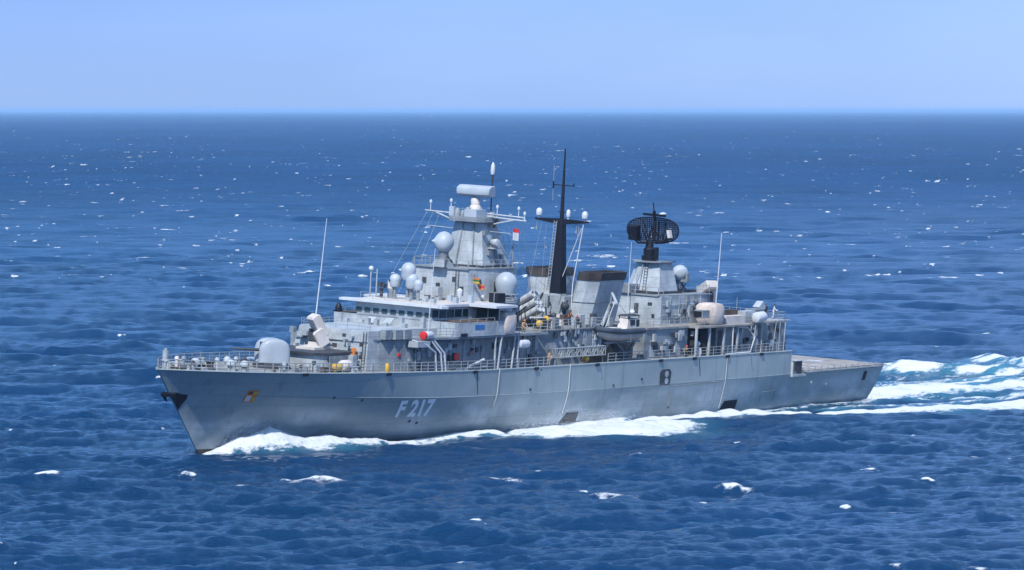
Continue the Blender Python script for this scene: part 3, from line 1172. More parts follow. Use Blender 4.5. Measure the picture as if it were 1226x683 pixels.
for p, h, r in ((-3.05, 23.15, .36), (3.05, 23.15, .36), (.85, 23.2, .25)):
    m = MB()
    m.lathe((74.8, p, h), [(0, .12), (.25, .14), (.3, r * .9), (.55, r), (.85, r * .95), (1.05, r * .6), (1.12, .05)], 14)
    m.build('antenna_dome', WHITE, mm)
for p, h in ((-3.3, 22.1), (2.0, 22.0), (2.3, 21.6)):
    m = MB()
    m.tube([(74.8, p, 22.9), (74.8, p, h)], .03, n=4)
    m.lathe((74.8, p, h - .3), [(0, .12), (.3, .12)], 8)
    m.build('signal_lamp', RAILM, mm)
m = MB()
m.tube([(74.8, 2.95, 22.9), (74.8, 1.9, 16), (74.4, 2.1, 12.6)], .07, n=5)
m.tube([(74.8, 2.7, 22.3), (74.6, -.2, 14.7)], .05, n=5)
m.build('mast_stay', WHITE, mm)
for a, b in (((57, -5.5, 23.9), (51.5, -6, 14.7)), ((57, -4.6, 23.9), (52.5, -5.5, 14.7)), ((57, 3.6, 23.7), (61.3, 3.8, 12)), ((57, 4.3, 23.7), (61.6, 4.4, 12)),
             ((57, 5.1, 23.7), (62, 5, 12)), ((57, 6.2, 23.65), (62.3, 5.6, 12)), ((58, 1.4, 28), (66, -2, 20)), ((66, -2, 20), (74.6, -1.2, 15.2)), ((57, -6.3, 23.9), (48, -6, 14.7)),
             ((74.8, -2.6, 22.9), (72, -2.5, 14)), ((74.8, -2.0, 22.9), (73.5, -1.6, 12)), ((57, 2.6, 24), (60.8, 3, 14.7))):
    m = MB()
    m.tube([a, b], .018, n=4)
    m.build('rigging', RAILM, mm)
m = MB()
m.tube([(59.5, 3.6, 15), (59.5, 3.6, 21.7)], .09, .06, 6)
m.tube([(59.1, 3.2, 18.2), (59.5, 3.6, 21.0)], .05, n=5)
m.build('flag_pole', RAILM, SHIPO)
# harpoon canisters


def canisters(s0, p0, h0, sgn):
    m = MB()
    for k in range(3):
        for s_ in (-.85, .85):
            m.tube([(s0 + s_, p0 - sgn * .9, h0 - .8), (s0 + s_, p0 + sgn * .7, h0 + .5)], .06, n=5)
            m.tube([(s0 + s_, p0 + sgn * (.5 - .5 * k), h0 + .3 - .3 * k), (s0 + s_, p0 + sgn * (.8 - .5 * k), 11.62)], .07, n=5)
    root = m.build('canister_rack', DARK, SHIPO)
    ax = Vector((0, sgn * .86, .5)).normalized()
    up = Vector((0, -sgn * .5, .86)).normalized()
    for r_ in (0, 1, 2):
        for c_ in (0, 1):
            b = V(s0 - .45 + .95 * c_, p0, h0) + up * (-.75 + .88 * r_) - ax * (2.1 + .2 * c_)
            m = MB()
            m.lathe((65 - b.x, b.y, b.z), [(0, .34), (.02, .42), (.25, .42), (.27, .36), (2.0, .36), (2.02, .41), (2.2, .41), (2.22, .36), (3.9, .36), (3.92, .42), (4.15, .42), (4.17, .32), (4.0, .3)], 14, axis=ax)
            m.build('missile_canister', CANI, root)
    return root


canisters(63.0, 3.3, 13.5, 1)
canisters(66.2, -3.6, 13.3, -1)
m = MB()
m.tube([(60.6, 5.6, 12.9), (64.5, 5.9, 12.7)], .12, n=6)
m.tube([(64.5, 5.9, 12.7), (64.5, 5.9, 11.62)], .08, n=5)
m.build('boat_boom', WHITE, SHIPO)
# stored gangway truss on the deck edge
m = MB()
for q in (7.72, 8.05):
    m.tube([(62.2, q, 8.6), (72.6, q, 8.6)], .06, n=5)
    m.tube([(62.2, q, 9.55), (72.6, q, 9.6)], .06, n=5)
    for k in range(13):
        s0 = 62.2 + k * .87
        m.tube([(s0, q, 8.6), (s0, q, 9.55)], .045, n=4)
        m.tube([(s0, q, 8.6 if k % 2 else 9.55), (min(s0 + .87, 72.6), q, 9.55 if k % 2 else 8.6)], .045, n=4)
m.box(62.3, 72.5, 7.75, 8.02, 8.55, 8.6)
for s in (62.5, 67.5, 72.3):
    m.tube([(s, 7.9, 7.7), (s, 7.9, 8.6)], .07, n=5)
m.build('gangway', RAILM, SHIPO)

# boat davit
m = MB()
for s in (73.9, 79.6):
    m.tube([(s, 5.6, 7.7), (s, 6.4, 8.2), (s + .2, 7.4, 9.7)], .17, n=6)
m.tube([(73.4, 7.4, 9.85), (80.8, 7.4, 9.85)], .14, n=6)
m.tube([(73.4, 6.5, 9.85), (80.8, 6.5, 9.85)], .14, n=6)
m.obox((74.6, 6.0, 9.0), (.35, 2.4, .25), (R(-40), 0, 0))
m.obox((78.9, 6.0, 9.0), (.35, 2.4, .25), (R(-40), 0, 0))
m.build('boat_cradle', MID, SHIPO)
m = MB()
m.tube([(75.6, 5.5, 11.6), (76.6, 6.0, 14.0), (75.0, 7.4, 15.1 - .8)], .22, n=6)
m.tube([(77.0, 5.4, 11.6), (77.4, 5.6, 15.2), (75.8, 7.3, 14.1)], .16, n=6)
m.obox((76.8, 5.6, 12.0), (1.0, .9, .9))
m.build('boat_davit', LIGHT, SHIPO)
m = MB()
m.box(73.8, 82.8, 5.21, 5.3, 7.8, 10.9)
m.build('boat_bay_wall', DARK, SHIPO)

# ------------------------------------------------------------------ after superstructure
mb = MB()
mb.prism(sym((83.0, 6.7), (92.3, 6.75), (92.3, 4.6), (98.6, 4.6), (98.6, 6.8), (114.2, 6.85)), 7.6, 10.95)
aft = mb.build('hangar', MID, SHIPO)
mb = MB()
mb.prism(sym((83.0, 6.85), (92.2, 6.95), (92.6, 8.1), (104.9, 8.1), (105.3, 7.0), (114.3, 7.0)), 10.95, 11.15)
mb.build('hangar_roof', DECKM, aft)
mb = MB()
mb.box(83.2, 112.0, -6.9, -6.5, 11.15, 11.5)
mb.build('roof_coaming', LIGHT, aft)
mb = MB()
mb.prism(sym((90.3, 3.7), (90.6, 4.05), (101.4, 4.05)), 11.15, 14.35)
ab = mb.build('aft_deckhouse', LIGHT, SHIPO)
mb = MB()
mb.prism(sym((90.15, 3.8), (101.6, 4.2)), 14.35, 14.46)
mb.build('deckhouse_roof', MID, ab)
mb = MB()
B8 = sym((91.9, 1.15), (92.9, 2.35), (97.0, 2.35), (98, 1.2))
T8 = sym((92.9, .5), (93.9, 1.55), (96.6, 1.55), (97.3, .6))
mb.prism(B8, 14.46, 18.0, T8)
tw = mb.build('radar_tower', LIGHT, SHIPO)
mb = MB()
mb.prism(sym((92.3, 1.0), (93.5, 1.95), (96.9, 1.95), (97.7, 1.0)), 18.0, 18.16)
mb.build('tower_platform', MID, tw)
mb = MB()
mb.prism(sym((91.5, 2.4), (97.6, 2.5)), 14.461, 14.75)
mb.build('tower_foot', DARK, tw)
m = MB()
m.box(90.0, 91.7, -2.4, .2, 14.47, 15.5)
m.build('tower_balcony', MID, tw)
for k in range(3):
    m = MB()
    m.box(92.2 + k * 3, 92.24 + k * 3, -3, 3, 14.3, 14.36)
m = MB()
m.tube([(90.5, .35, 14.5), (92.7, .1, 17.9)], .06, n=5)
m.build('cable_trunk', MID, tw)
# air search radar: pedestal, lattice dish, feed horn, top bar
m = MB()
m.lathe((94.0, 0, 18.16), [(0, .85), (.5, .9), (.6, .65), (1.3, .7), (1.5, .5), (2.2, .42)], 16)
m.obox((94.0, .95, 19.0), (.5, .35, 1.5))
rp = m.build('search_radar', BLACK, tw)
m = MB()
YW = R(12)
cA, sA = math.cos(YW), math.sin(YW)


def dishpt(u, z, d=0.0):
    """u across the dish, z up, d out along its face (towards the bow)"""
    bow = .055 * u * u + .09 * (z - 21.7) ** 2 - .25
    f = bow + d
    return (94.0 - (f * cA - (u + .4) * sA), f * sA + (u + .4) * cA, z)


def half_h(u):
    t = abs(u) / 3.2
    return 1.45 * (1 - t ** 2.6) ** .5 if t < 1 else .0


NU = 31
for i in range(NU):
    u = -3.15 + 6.3 * i / (NU - 1)
    hh = half_h(u)
    if hh > .05:
        m.tube([dishpt(u, 21.7 - hh + 2 * hh * k / 6) for k in range(7)], .062, n=4)
for j in range(13):
    z = 21.7 - 1.4 + 2.8 * j / 12
    t = min(1, abs(z - 21.7) / 1.45)
    um = 3.2 * (1 - t ** 2) ** (1 / 2.6)
    if um > .2:
        m.tube([dishpt(-um + 2 * um * k / 14, z) for k in range(15)], .05, n=4)
rim = []
for k in range(49):
    a = 2 * PI * k / 48
    u = 3.15 * math.copysign(abs(math.cos(a)) ** .8, math.cos(a))
    rim.append(dishpt(u, 21.7 + 1.45 * math.copysign(abs(math.sin(a)) ** .8, math.sin(a))))
m.tube(rim, .08, n=5)
m.build('radar_dish', BLACK, tw)
m = MB()
for u in (-1.4, -.5, .5, 1.4):
    a = dishpt(u, 21.7, -.1)
    m.tube([a, (94.2, u * .3, 20.2)], .11, n=5)
    m.tube([dishpt(u, 22.7, -.1), dishpt(u * .6, 20.6, -.8)], .08, n=5)
m.tube([dishpt(0, 20.4, -.2), dishpt(0, 23.2, -.2)], .16, n=6)
m.tube([dishpt(-.2, 20.2, 0), dishpt(-1.2, 20.2, 1.6), dishpt(-2.0, 21.0, 2.2)], .12, n=5)
m.tube([dishpt(.3, 20.3, 0), dishpt(1.5, 20.4, .5), dishpt(2.2, 21.2, .6)], .22, n=6)
m.build('dish_frame', BLACK, tw)
m = MB()
c = dishpt(-2.1, 21.3, .7)
m.obox(c, (.9, 1.15, 1.6), (0, R(10), 0))
m.build('feed_horn', BLACK, tw)
m = MB()
c = dishpt(2.2, 21.4, .7)
m.obox(c, (.6, .3, .9), (R(15), 0, 0))
m.build('balance_plate', TAN, tw)
m = MB()
m.obox(dishpt(0, 23.45, 0), (.22, 3.5, .28), (0, 0, -YW))
m.tube([dishpt(0, 23.1), dishpt(0, 23.9)], .2, n=6)
m.tube([dishpt(0, 23.5), dishpt(0, 24.9)], .07, n=5)
m.build('interrogator_bar', BLACK, tw)
# after fire control radar
m = MB()
m.lathe((100.6, .3, 14.46), [(0, .7), (.3, .7), (.9, .45), (1.2, .55)], 14)
m.obox((100.6, .3, 15.75), (.6, 2.2, .3))
m.obox((100.6, -.75, 16.15), (.5, .25, 1.0))
m.obox((100.6, 1.35, 16.15), (.5, .25, 1.0))
ad = m.build('aft_director', MID, SHIPO)
m = MB()
m.lathe((100.6, .3, 16.55), [(-.75, .4), (-.5, .8), (0, .98), (.35, .95), (.65, .7), (.85, .35), (.95, .05)], 20, axis=(-.55, -.75, .35))
m.build('director_dish', DOME, ad)
m = MB()
for p in (-.6, .9):
    m.tube([(99.8, p, 14.46), (101.0, p, 15.4)], .08, n=4)
    m.tube([(101.4, p, 14.46), (100.2, p, 15.4)], .08, n=4)
m.box(99, 102, -1.3, 1.9, 14.46, 14.75)
m.build('director_frame', DARK, ad)
for k in range(26):
    m = MB()
    s = 91.0 + random.random() * 9.6
    h = 11.4 + random.random() * 2.5
    a, b, c = .2 + random.random() * .5, .1 + random.random() * .2, .2 + random.random() * .6
    m.box(s, s + a, 4.05, 4.05 + b, h, h + c)
    m.build('junction_box', random.choice((MID, MID, LIGHT, DARK)), ab)
for s in (92.5, 94.4, 96.6, 99.1):
    m = MB()
    m.tube([(s, 4.13, 11.2), (s, 4.13, 14.3)], .05, n=4)
    m.build('pipe', LIGHT, ab)
for h in (12.2, 13.4):
    m = MB()
    m.tube([(90.7, 4.13, h), (101.2, 4.13, h)], .04, n=4)
    m.build('pipe', LIGHT, ab)
# recesses, posts and doors on the hangar side
for s in (92.4, 95.3, 98.55, 101.6):
    m = MB()
    m.box(s, s + .22, 7.7, 7.95, 7.7, 10.95)
    m.build('hangar_post', LIGHT, aft)
m = MB()
m.box(92.31, 98.59, 4.61, 4.7, 7.7, 10.9)
m.build('recess_wall', DARK, aft)
m = MB()
m.box(99.0, 100.6, 6.82, 6.88, 7.75, 10.4)
m.build('hangar_door', DARK, aft)
m = MB()
m.box(102.3, 103.1, 6.84, 6.92, 8.5, 10.0)
m.build('hangar_door', RUST, aft)
m = MB()
m.tube([(98.9, 8.0, 7.8), (104.6, 8.0, 7.85), (105.4, 8.0, 9.6), (104.4, 7.6, 10.7), (102.3, 7.2, 10.8)], .1, n=5)
m.tube([(100.4, 8.0, 7.8), (100.4, 8.0, 11.1)], .08, n=5)
m.build('torpedo_frame', WHITE, aft)
for k in range(34):
    m = MB()
    s = random.choice((84, 103)) + random.random() * 9
    h = 8.0 + random.random() * 2.4
    a, b, c = .2 + random.random() * .7, .1 + random.random() * .3, .2 + random.random() * .7
    m.box(s, s + a, 6.8, 6.85 + b, h, h + c)
    m.build('wall_locker', random.choice((MID, LIGHT, LIGHT, DARK)), aft)
for s in (105.5, 106.6, 108.3, 109.5, 111.0, 112.4, 113.6):
    m = MB()
    m.tube([(s, 7.2, 7.7), (s + random.random() * .6, 7.2, 11.0)], .06, n=4)
    m.build('stanchion', random.choice((LIGHT, RAILM)), aft)
for s in (84.2, 87.5, 89.8):
    m = MB()
    m.box(s, s + .95, 6.74, 6.82, 7.8, 9.75)
    m.build('watertight_door', LIGHT, aft)
# cannon mounts under canvas and brown lockers on the roof


def covered(s, p, h, w_, name, grp):
    m = MB((s, p, h))
    rings = []
    for z, k, dx in ((0, .92, 0), (.3, 1.03, .05), (1.3, 1.08, .1), (2.0, 1.03, .05), (2.3, .86, 0), (2.42, .5, 0)):
        rg = []
        for i in range(20):
            a = 2 * PI * i / 20
            x = math.copysign(abs(math.cos(a)) ** .38, math.cos(a)) * 1.05 * w_ * k * (1 + .05 * math.sin(5 * a + z * 3))
            y = math.copysign(abs(math.sin(a)) ** .38, math.sin(a)) * 1.15 * w_ * k * (1 + .05 * math.cos(4 * a + z * 2))
            rg.append(V(s - x - dx, p + y, h + z))
        rings.append(rg)
    m.loft(rings, smooth_=True)
    o = m.build(name, CANVAS, SHIPO)
    m = MB((s, p, h))
    m.lathe((s, p, h - .1), [(0, .9), (.2, .9), (.25, .7), (.5, .7)], 14)
    m.build('mount_ring', DARK, o)
    return o


covered(98.4, 6.0, 11.2, 1.15, 'covered_gun_mount', 1)
cg = covered(52.4, 7.35, 11.55, 1.05, 'covered_gun_mount', 1)
m = MB()
m.box(94.4, 95.9, 6.2, 7.4, 12.0, 12.9)
m.box(94.1, 94.45, 6.35, 7.25, 12.1, 12.8, 1)
m.build('gun_sight', [MID, BLACK], SHIPO)
for s, p, a, b, c, mt in ((100.6, 6.3, 4.5, 1.1, .9, TAN), (101.2, 5.6, 3.6, .6, 1.5, RUST), (105.6, 5.9, 2.4, 1.2, 1.3, LIGHT), (108.6, 5.3, 2.2, 1.4, 1.4, MID), (96.6, 3.9, 3.4, .7, 1.7, LIGHT), (103.0, 2.5, 1.6, 1.2, 1.8, LIGHT)):
    m = MB()
    m.box(s, s + a, p - b / 2, p + b / 2, 11.15, 11.15 + c)
    m.build('roof_locker', mt, SHIPO)
m = MB()
m.obox((112.2, 4.4, 12.6), (1.2, .9, 1.0), (0, R(35), 0))
m.box(111.8, 112.6, 4.1, 4.8, 11.15, 12.2)
m.build('decoy_launcher', DOME, SHIPO)
m = MB()
m.prism([(112.2, 4.0), (115.4, 4.0), (115.4, 7.0), (112.2, 7.0)], 11.16, 11.26)
m.box(112.5, 112.7, 6.6, 6.8, 9.9, 11.16)
m.build('lookout_platform', LIGHT, SHIPO)
m = MB()
m.lathe((114.95, 6.2, 7.66), [(0, .38), (.9, .38), (1.0, .2)], 10)
m.lathe((114.95, 6.2, 8.66), [(0, .36), (.35, .36), (.5, .15)], 10, mi=1)
m.build('hose_drum', [DARK, RED], SHIPO)

# ------------------------------------------------------------------ whip aerials
def whip(s, p, h0, h1, lean, r=.06, name='whip_aerial'):
    m = MB((s, p, h0))
    m.lathe((s, p, h0), [(0, .2), (.5, .14), (.6, .09)], 8)
    m.tube([(s, p, h0 + .4), (s + lean * .5, p, (h0 + h1) / 2), (s + lean, p, h1)], r, r * .4, 6)
    return m.build(name, WHITE, SHIPO)


whip(34.6, -5.0, 12.25, 23.4, 1.2, .075)
whip(38.4, 7.0, 11.4, 21.0, .6)
whip(102.1, 4.4, 11.2, 21.5, .6, .085)
whip(89.3, .3, 11.15, 20.4, .2)
for k, (s, p) in enumerate(((99.0, 4.3), (106, 5))):
    m = MB()
    m.tube([(s, p, 11.15), (s, p, 14)], .04, n=4)
    m.build('rod_aerial', RAILM, SHIPO)

# ------------------------------------------------------------------ guard rails


def rail(pts, name='guard_rail', h=1.05, step=1.5, wires=3, r=.035):
    m = MB()
    P = [Vector(p) for p in pts]
    for a, b in zip(P, P[1:]):
        L = (b - a).length
        k = max(1, int(round(L / step)))
        for i in range(k + 1):
            q = a.lerp(b, i / k)
            m.tube([tuple(q), (q.x, q.y, q.z + h)], r * 1.2, n=4)
        for w_ in range(wires):
            z = h * (w_ + 1) / wires
            m.tube([(a.x, a.y, a.z + z), (b.x, b.y, b.z + z)], r * .75, n=4)
    return m.build(name, RAILM, SHIPO)


def edge(s0, s1, k, inset=.18):
    return [(s, (breadth(s, hd(s) - .02) - inset), hd(s) - .02) for s in [s0 + (s1 - s0) * i / k for i in range(k + 1)]]


for sgn in (1, -1):
    rail([(s, sgn * p, h) for s, p, h in edge(.9, 29.5, 14)], step=1.25, r=.05)
    rail([(s, sgn * p, h) for s, p, h in edge(31, 61.0, 8)], r=.045)
    rail([(s, sgn * p, h) for s, p, h in edge(73.0, 112.5, 8)], r=.04)
    rail([(42.9, sgn * 8.1, 13.02), (49.6, sgn * 8.1, 13.02)], h=.35, wires=1)
    rail([(60.6, sgn * 7.0, 11.62), (73.4, sgn * 7.0, 11.62)], r=.04)
    rail([(104.9, sgn * 6.9, 11.15), (114.1, sgn * 6.9, 11.15)])
    rail([(83.2, sgn * 6.8, 11.15), (92.0, sgn * 6.8, 11.15)])
    rail([(92.6, sgn * 7.95, 11.15), (96.5, sgn * 7.95, 11.15)])
    rail([(53.4, sgn * 5.4, 14.69), (57.7, sgn * 5.4, 14.69)])
    rail([(50.8, sgn * 3.6, 18.28), (60.4, sgn * 3.6, 18.28)], h=.9, wires=2)
    rail([(34.9, sgn * 6.7, 11.48), (42.5, sgn * 7.9, 11.48)], h=.95)
    rail([(53.3, sgn * 8.1, 11.48), (60.2, sgn * 8.1, 11.48)], h=1.0)
rail([(50.8, -3.5, 18.28), (50.8, 3.5, 18.28)], h=.9, wires=2)
rail([(90.2, -3.8, 14.46), (90.2, 3.8, 14.46)], h=.9, wires=2)
rail([(90.2, 3.9, 14.46), (91.2, 3.9, 14.46)], h=.9, wires=2)
rail([(98.5, 3.9, 14.46), (101.4, 3.9, 14.46)], h=.95, wires=2)
rail([(42.6, -4.8, 14.7), (42.6, 4.8, 14.7)], h=.7, wires=2, r=.025)
rail([(30.2, -3.7, 12.25), (30.2, 5.2, 12.25)], h=.8, wires=2, r=.025)
rail([(114.1, -6.9, 11.15), (114.1, 6.9, 11.15)])

# deck support posts and davit arms along the port passage
for pts in ([(51.1, 8.15, 11.3), (50.5, 8.2, 7.75)], [(53.8, 8.15, 11.3), (53.2, 8.2, 7.75)], [(50.0, 8.1, 11.3), (50.0, 8.1, 7.75)], [(54.5, 8.1, 11.3), (54.5, 8.1, 7.75)]):
    m = MB()
    m.tube(pts, .11, n=6)
    m.build('deck_post', LIGHT, main)
for pts in ([(35.1, 7.3, 11.3), (36.6, 7.9, 10.9), (38.5, 8.05, 9.95), (38.8, 8.05, 7.85)], [(38.6, 7.6, 11.3), (40.3, 8.0, 9.8), (40.6, 8.05, 7.85)], [(38.2, 7.6, 11.2), (39.6, 8.0, 9.8), (39.9, 8.05, 7.85)]):
    m = MB()
    m.tube(pts, .11, n=6)
    m.build('davit_arm', WHITE, SHIPO)
m = MB()
m.prism([(34.9, 6.9), (37.5, 7.0), (37.5, 8.0), (35.3, 7.9)], 10.55, 11.2)
m.build('raft_cradle', LIGHT, SHIPO)
m = MB()
m.tube([(44.3, 8.0, 7.95), (48.2, 7.9, 8.9)], .13, n=6)
m.tube([(43.0, 7.9, 7.95), (48.9, 7.9, 8.1)], .1, n=6)
m.build('cargo_boom', WHITE, SHIPO)
m = MB()
m.box(43.6, 44.5, 6.86, 7.15, 8.9, 9.6)
m.build('fire_hose_box', RED, main)
for s, h in ((47.0, 9.4), (33.6, 9.6)):
    m = MB()
    m.box(s, s + .3, 6.82 if s > 40 else 6.3, 7.0 if s > 40 else 6.7, h, h + .3)
    m.build('alarm_box', RED, main)
for k in range(30):
    m = MB()
    s = 35.0 + random.random() * 25
    h = 8.0 + random.random() * 2.7
    a, b, c = .15 + random.random() * .55, .08 + random.random() * .2, .2 + random.random() * .8
    m.box(s, s + a, 6.8, 6.92 + b, h, h + c)
    m.build('wall_locker', random.choice((MID, MID, LIGHT, DARK)), main)
for s in (37.5, 41.5, 49.0, 56.5, 59.0):
    m = MB()
    m.box(s, s + .9, 6.82, 6.96, 7.9, 9.8)
    m.build('watertight_door', MID, main)
for s in (36.3, 43.0, 45.6, 52.4, 55.4, 58.2):
    m = MB()
    m.tube([(s, 6.98, 7.8), (s, 6.98, 11.2)], .06, n=5)
    m.build('pipe', LIGHT, main)
for k in range(28):
    m = MB()
    s = 62.5 + random.random() * 10.4
    h = 7.8 + random.random() * 3.2
    a, b, c = .15 + random.random() * .6, .08 + random.random() * .25, .2 + random.random() * .9
    m.box(s, s + a, 6.93, 7.0 + b, h, h + c)
    m.build('wall_locker', random.choice((MID, LIGHT, DARK, LIGHT)), mid)
for k in range(16):
    m = MB()
    p = -5 + random.random() * 10
    h = 8.4 + random.random() * 3.3
    a, b, c = .1 + random.random() * .2, .15 + random.random() * .45, .15 + random.random() * .5
    m.box(29.35 - a - .2, 29.6, p, p + b, h, h + c)
    m.build('wall_locker', random.choice((LIGHT, MID, LIGHT)), blk)
for k in range(26):
    m = MB()
    s, p = 62 + random.random() * 11, 2.6 + random.random() * 4
    a, b, c = .3 + random.random() * .7, .3 + random.random() * .6, .3 + random.random() * 1.1
    m.box(s, s + a, p, p + b, 11.62, 11.62 + c)
    m.build('deck_gear', random.choice((MID, LIGHT, RUST, DARK, TAN)), mid)
def louvre(s, p, h, ds, dp, dh, parent):
    m = MB()
    m.box(s, s + ds, p, p + dp, h, h + dh)
    m.build('louvre', DARK, parent)


for p, h, w_, t_ in ((-2.6, 10.2, .5, .35), (-1.2, 8.9, .5, 1.2), (.9, 10.3, .6, .4), (3.2, 9.0, .5, 1.3), (4.4, 10.6, .5, .4), (2.1, 11.5, .4, .3), (-.3, 11.5, .4, .3)):
    louvre(29.2 + (h - 7.9) * .09, p, h, .12, w_, t_, blk)
for s, h, w_, t_ in ((36.2, 9.9, .6, .5), (40.2, 8.9, .5, 1.1), (43.6, 10.2, .7, .4), (48.0, 9.6, .5, .5), (51.8, 10.0, .8, .5), (56.0, 10.2, .6, .4)):
    louvre(s, 6.86, h, w_, .1, t_, main)
for p, h, w_, t_ in ((-2.4, 16.4, .5, .6), (-.6, 15.2, .5, 1.3), (1.5, 16.8, .4, .5), (2.5, 15.4, .5, .9)):
    louvre(50.82, p, h, .12, w_, t_, mbk)
for s, h, w_, t_ in ((52.6, 16.6, .7, .5), (56.0, 15.4, .7, 1.4), (58.6, 16.8, .6, .4)):
    louvre(s, 3.6, h, w_, .08, t_, mbk)
for p, h, w_, t_ in ((-2.6, 13.0, .5, .5), (.6, 12.2, .6, 1.2), (2.4, 13.2, .6, .4), (3.0, 11.8, .4, .5)):
    louvre(90.3, p, h, .15, w_, t_, ab)
for s, h, w_, t_ in ((84.6, 9.9, .5, .4), (88.6, 10.0, .6, .5), (106.2, 9.6, .8, .6), (110.6, 8.6, .7, 1.2), (112.6, 9.8, .6, .5)):
    louvre(s, 6.84, h, w_, .08, t_, aft)


def ladder(a, b, parent, across=(0, .4, 0)):
    m = MB()
    A, B_, ac = Vector(a), Vector(b), Vector(across)
    m.tube([tuple(A), tuple(B_)], .035, n=4)
    m.tube([tuple(A + ac), tuple(B_ + ac)], .035, n=4)
    n = int((B_ - A).length / .33)
    for k in range(1, n):
        q = A.lerp(B_, k / n)
        m.tube([tuple(q), tuple(q + ac)], .025, n=4)
    m.build('ladder', DARK, parent)


ladder((50.75, 2.0, 14.7), (50.75, 2.0, 18.2), mbk)
ladder((29.15, 4.9, 8.2), (29.4, 4.9, 12.2), blk, (0, .4, 0))
ladder((59.2, 6.98, 7.7), (59.2, 6.98, 11.3), main, (.4, 0, 0))
ladder((100.9, 4.12, 11.2), (100.9, 4.12, 14.3), ab, (.4, 0, 0))
ladder((91.9, .6, 14.5), (92.8, .3, 18.0), tw)
ladder((57.6, 2.68, 18.5), (57.5, 2.15, 21.5), tower, (.4, 0, 0))
ladder((108.0, 6.95, 7.7), (108.0, 6.95, 11.0), aft, (.4, 0, 0))
# lattice of gear between the funnels
for k in range(14):
    m = MB()
    s, p = 71.8 + random.random() * 1.2, -1.6 + random.random() * 4.2
    h = 11.7 + random.random() * 2.5
    m.tube([(s, p, h), (s + .2, p + random.random() - .5, h + .5 + random.random())], .07 + .08 * random.random(), n=5)
    m.build('pipework', random.choice((LIGHT, MID, DARK)), mid)
for s, p, h, r in ((72.3, 2.6, 13.6, .5), (71.8, 1.5, 12.5, .35)):
    m = MB()
    m.ball((s, p, h), r, 12)
    m.build('pressure_bottle', DARK, mid)

# ------------------------------------------------------------------ foredeck gear
def D(s):
    return hd(s) - .02


for s, p in ((4.0, 1.2), (4.0, -1.2), (8.6, 3.6), (8.6, -3.6), (14.5, 5.2), (14.5, -5.2), (25.5, 6.7)):
    m = MB((s, p, D(s)))
    for q in (-.35, .35):
        m.lathe((s + q, p, D(s)), [(0, .2), (.55, .18), (.57, .25), (.68, .25)], 10)
    m.box(s - .6, s + .6, p - .25, p + .25, D(s), D(s) + .08)
    m.build('bollard', LIGHT, SHIPO)
for s, p, r in ((6.0, .3, .5), (9.0, 2.6, .52), (9.6, 3.9, .5), (13.6, -1.2, .4)):
    m = MB((s, p, D(s)))
    m.lathe((s, p, D(s)), [(0, r * .6), (.5, r * .6), (.55, r), (.9, r * .95), (1.1, r * .6), (1.18, .05)], 14)
    m.build('mushroom_vent', LIGHT, SHIPO)
m = MB()
m.lathe((7.6, -1.0, D(7.6)), [(0, .7), (.2, .7), (.3, .4), (.8, .45), (.9, .6), (1.0, .6)], 16)
m.lathe((7.6, 1.0, D(7.6)), [(0, .6), (.2, .6), (.3, .35), (.7, .4), (.8, .5), (.9, .5)], 16)
m.box(6.8, 8.4, -.4, .4, D(7.6), D(7.6) + .5)
m.build('capstan', DARK, SHIPO)
m = MB()
for p in (-.5, .5):
    m.tube([(2.6, p * .6, D(2.6) + .15), (7.0, p, D(7) + .15)], .1, n=5)
m.build('anchor_chain', RUST, SHIPO)
m = MB()
for q in (-.28, .28):
    m.lathe((1.3, q, D(1)), [(0, .1), (.9, .09)], 8)
m.box(1.1, 1.5, -.4, .4, D(1) + .85, D(1) + 1.0)
m.build('bow_fairlead', LIGHT, SHIPO)
m = MB()
m.tube([(3.4, -1.6, D(3)), (3.4, -1.6, D(3) + 2.0)], .14, n=6)
m.obox((3.4, -1.6, D(3) + 1.2), (.3, .5, 1.2))
m.build('jackstaff_stump', LIGHT, SHIPO)
for k in range(34):
    m = MB()
    s = 3.5 + random.random() * 18
    pm = breadth(s, hd(s) - .05) - 1.0
    p = (random.random() * 1.7 - .7) * pm
    p = max(-pm, min(pm, p))
    if abs(p) < 2.2 and s > 16.5:
        p = pm * .8
    a, b, c = .2 + random.random() * .6, .2 + random.random() * .5, .25 + random.random() * .75
    if k % 3:
        m.box(s, s + a, p, p + b, D(s), D(s) + c)
    else:
        m.lathe((s, p, D(s)), [(0, .18), (c, .16), (c + .05, .26), (c + .3, .2), (c + .35, .02)], 10)
    m.build('deck_fitting', random.choice((MID, LIGHT, LIGHT, DARK, RUST, TAN)), SHIPO)
m = MB()
for k in range(22):
    s = 21.5 + random.random() * 5
    p = 4.6 + random.random() * 1.8
    m.tube([(s, p, D(s) + .1 + random.random() * .5), (s + .6 + random.random() * .9, p + random.random() * .8 - .4, D(s) + .15 + random.random() * .6)], .09, n=5)
m.build('stowed_hose', RUST, SHIPO)
m = MB()
m.box(24.15, 29.3, 4.31, 4.4, 8.3, 9.7)
m.build('deckhouse_side', MID, fwd)
m = MB()
m.box(24.5, 26.0, 5.0, 5.9, D(25), D(25) + .7)
m.build('deck_locker', LIGHT, SHIPO)
m = MB()
m.box(26.8, 27.5, 4.9, 5.5, D(27), D(27) + 1.7)
m.build('deck_locker', LIGHT, SHIPO)

# ------------------------------------------------------------------ loose things on the ship


def loose(mb, name, mat, label, cat, group=None):
    return tag(mb.build(name, mat), label, cat, group)


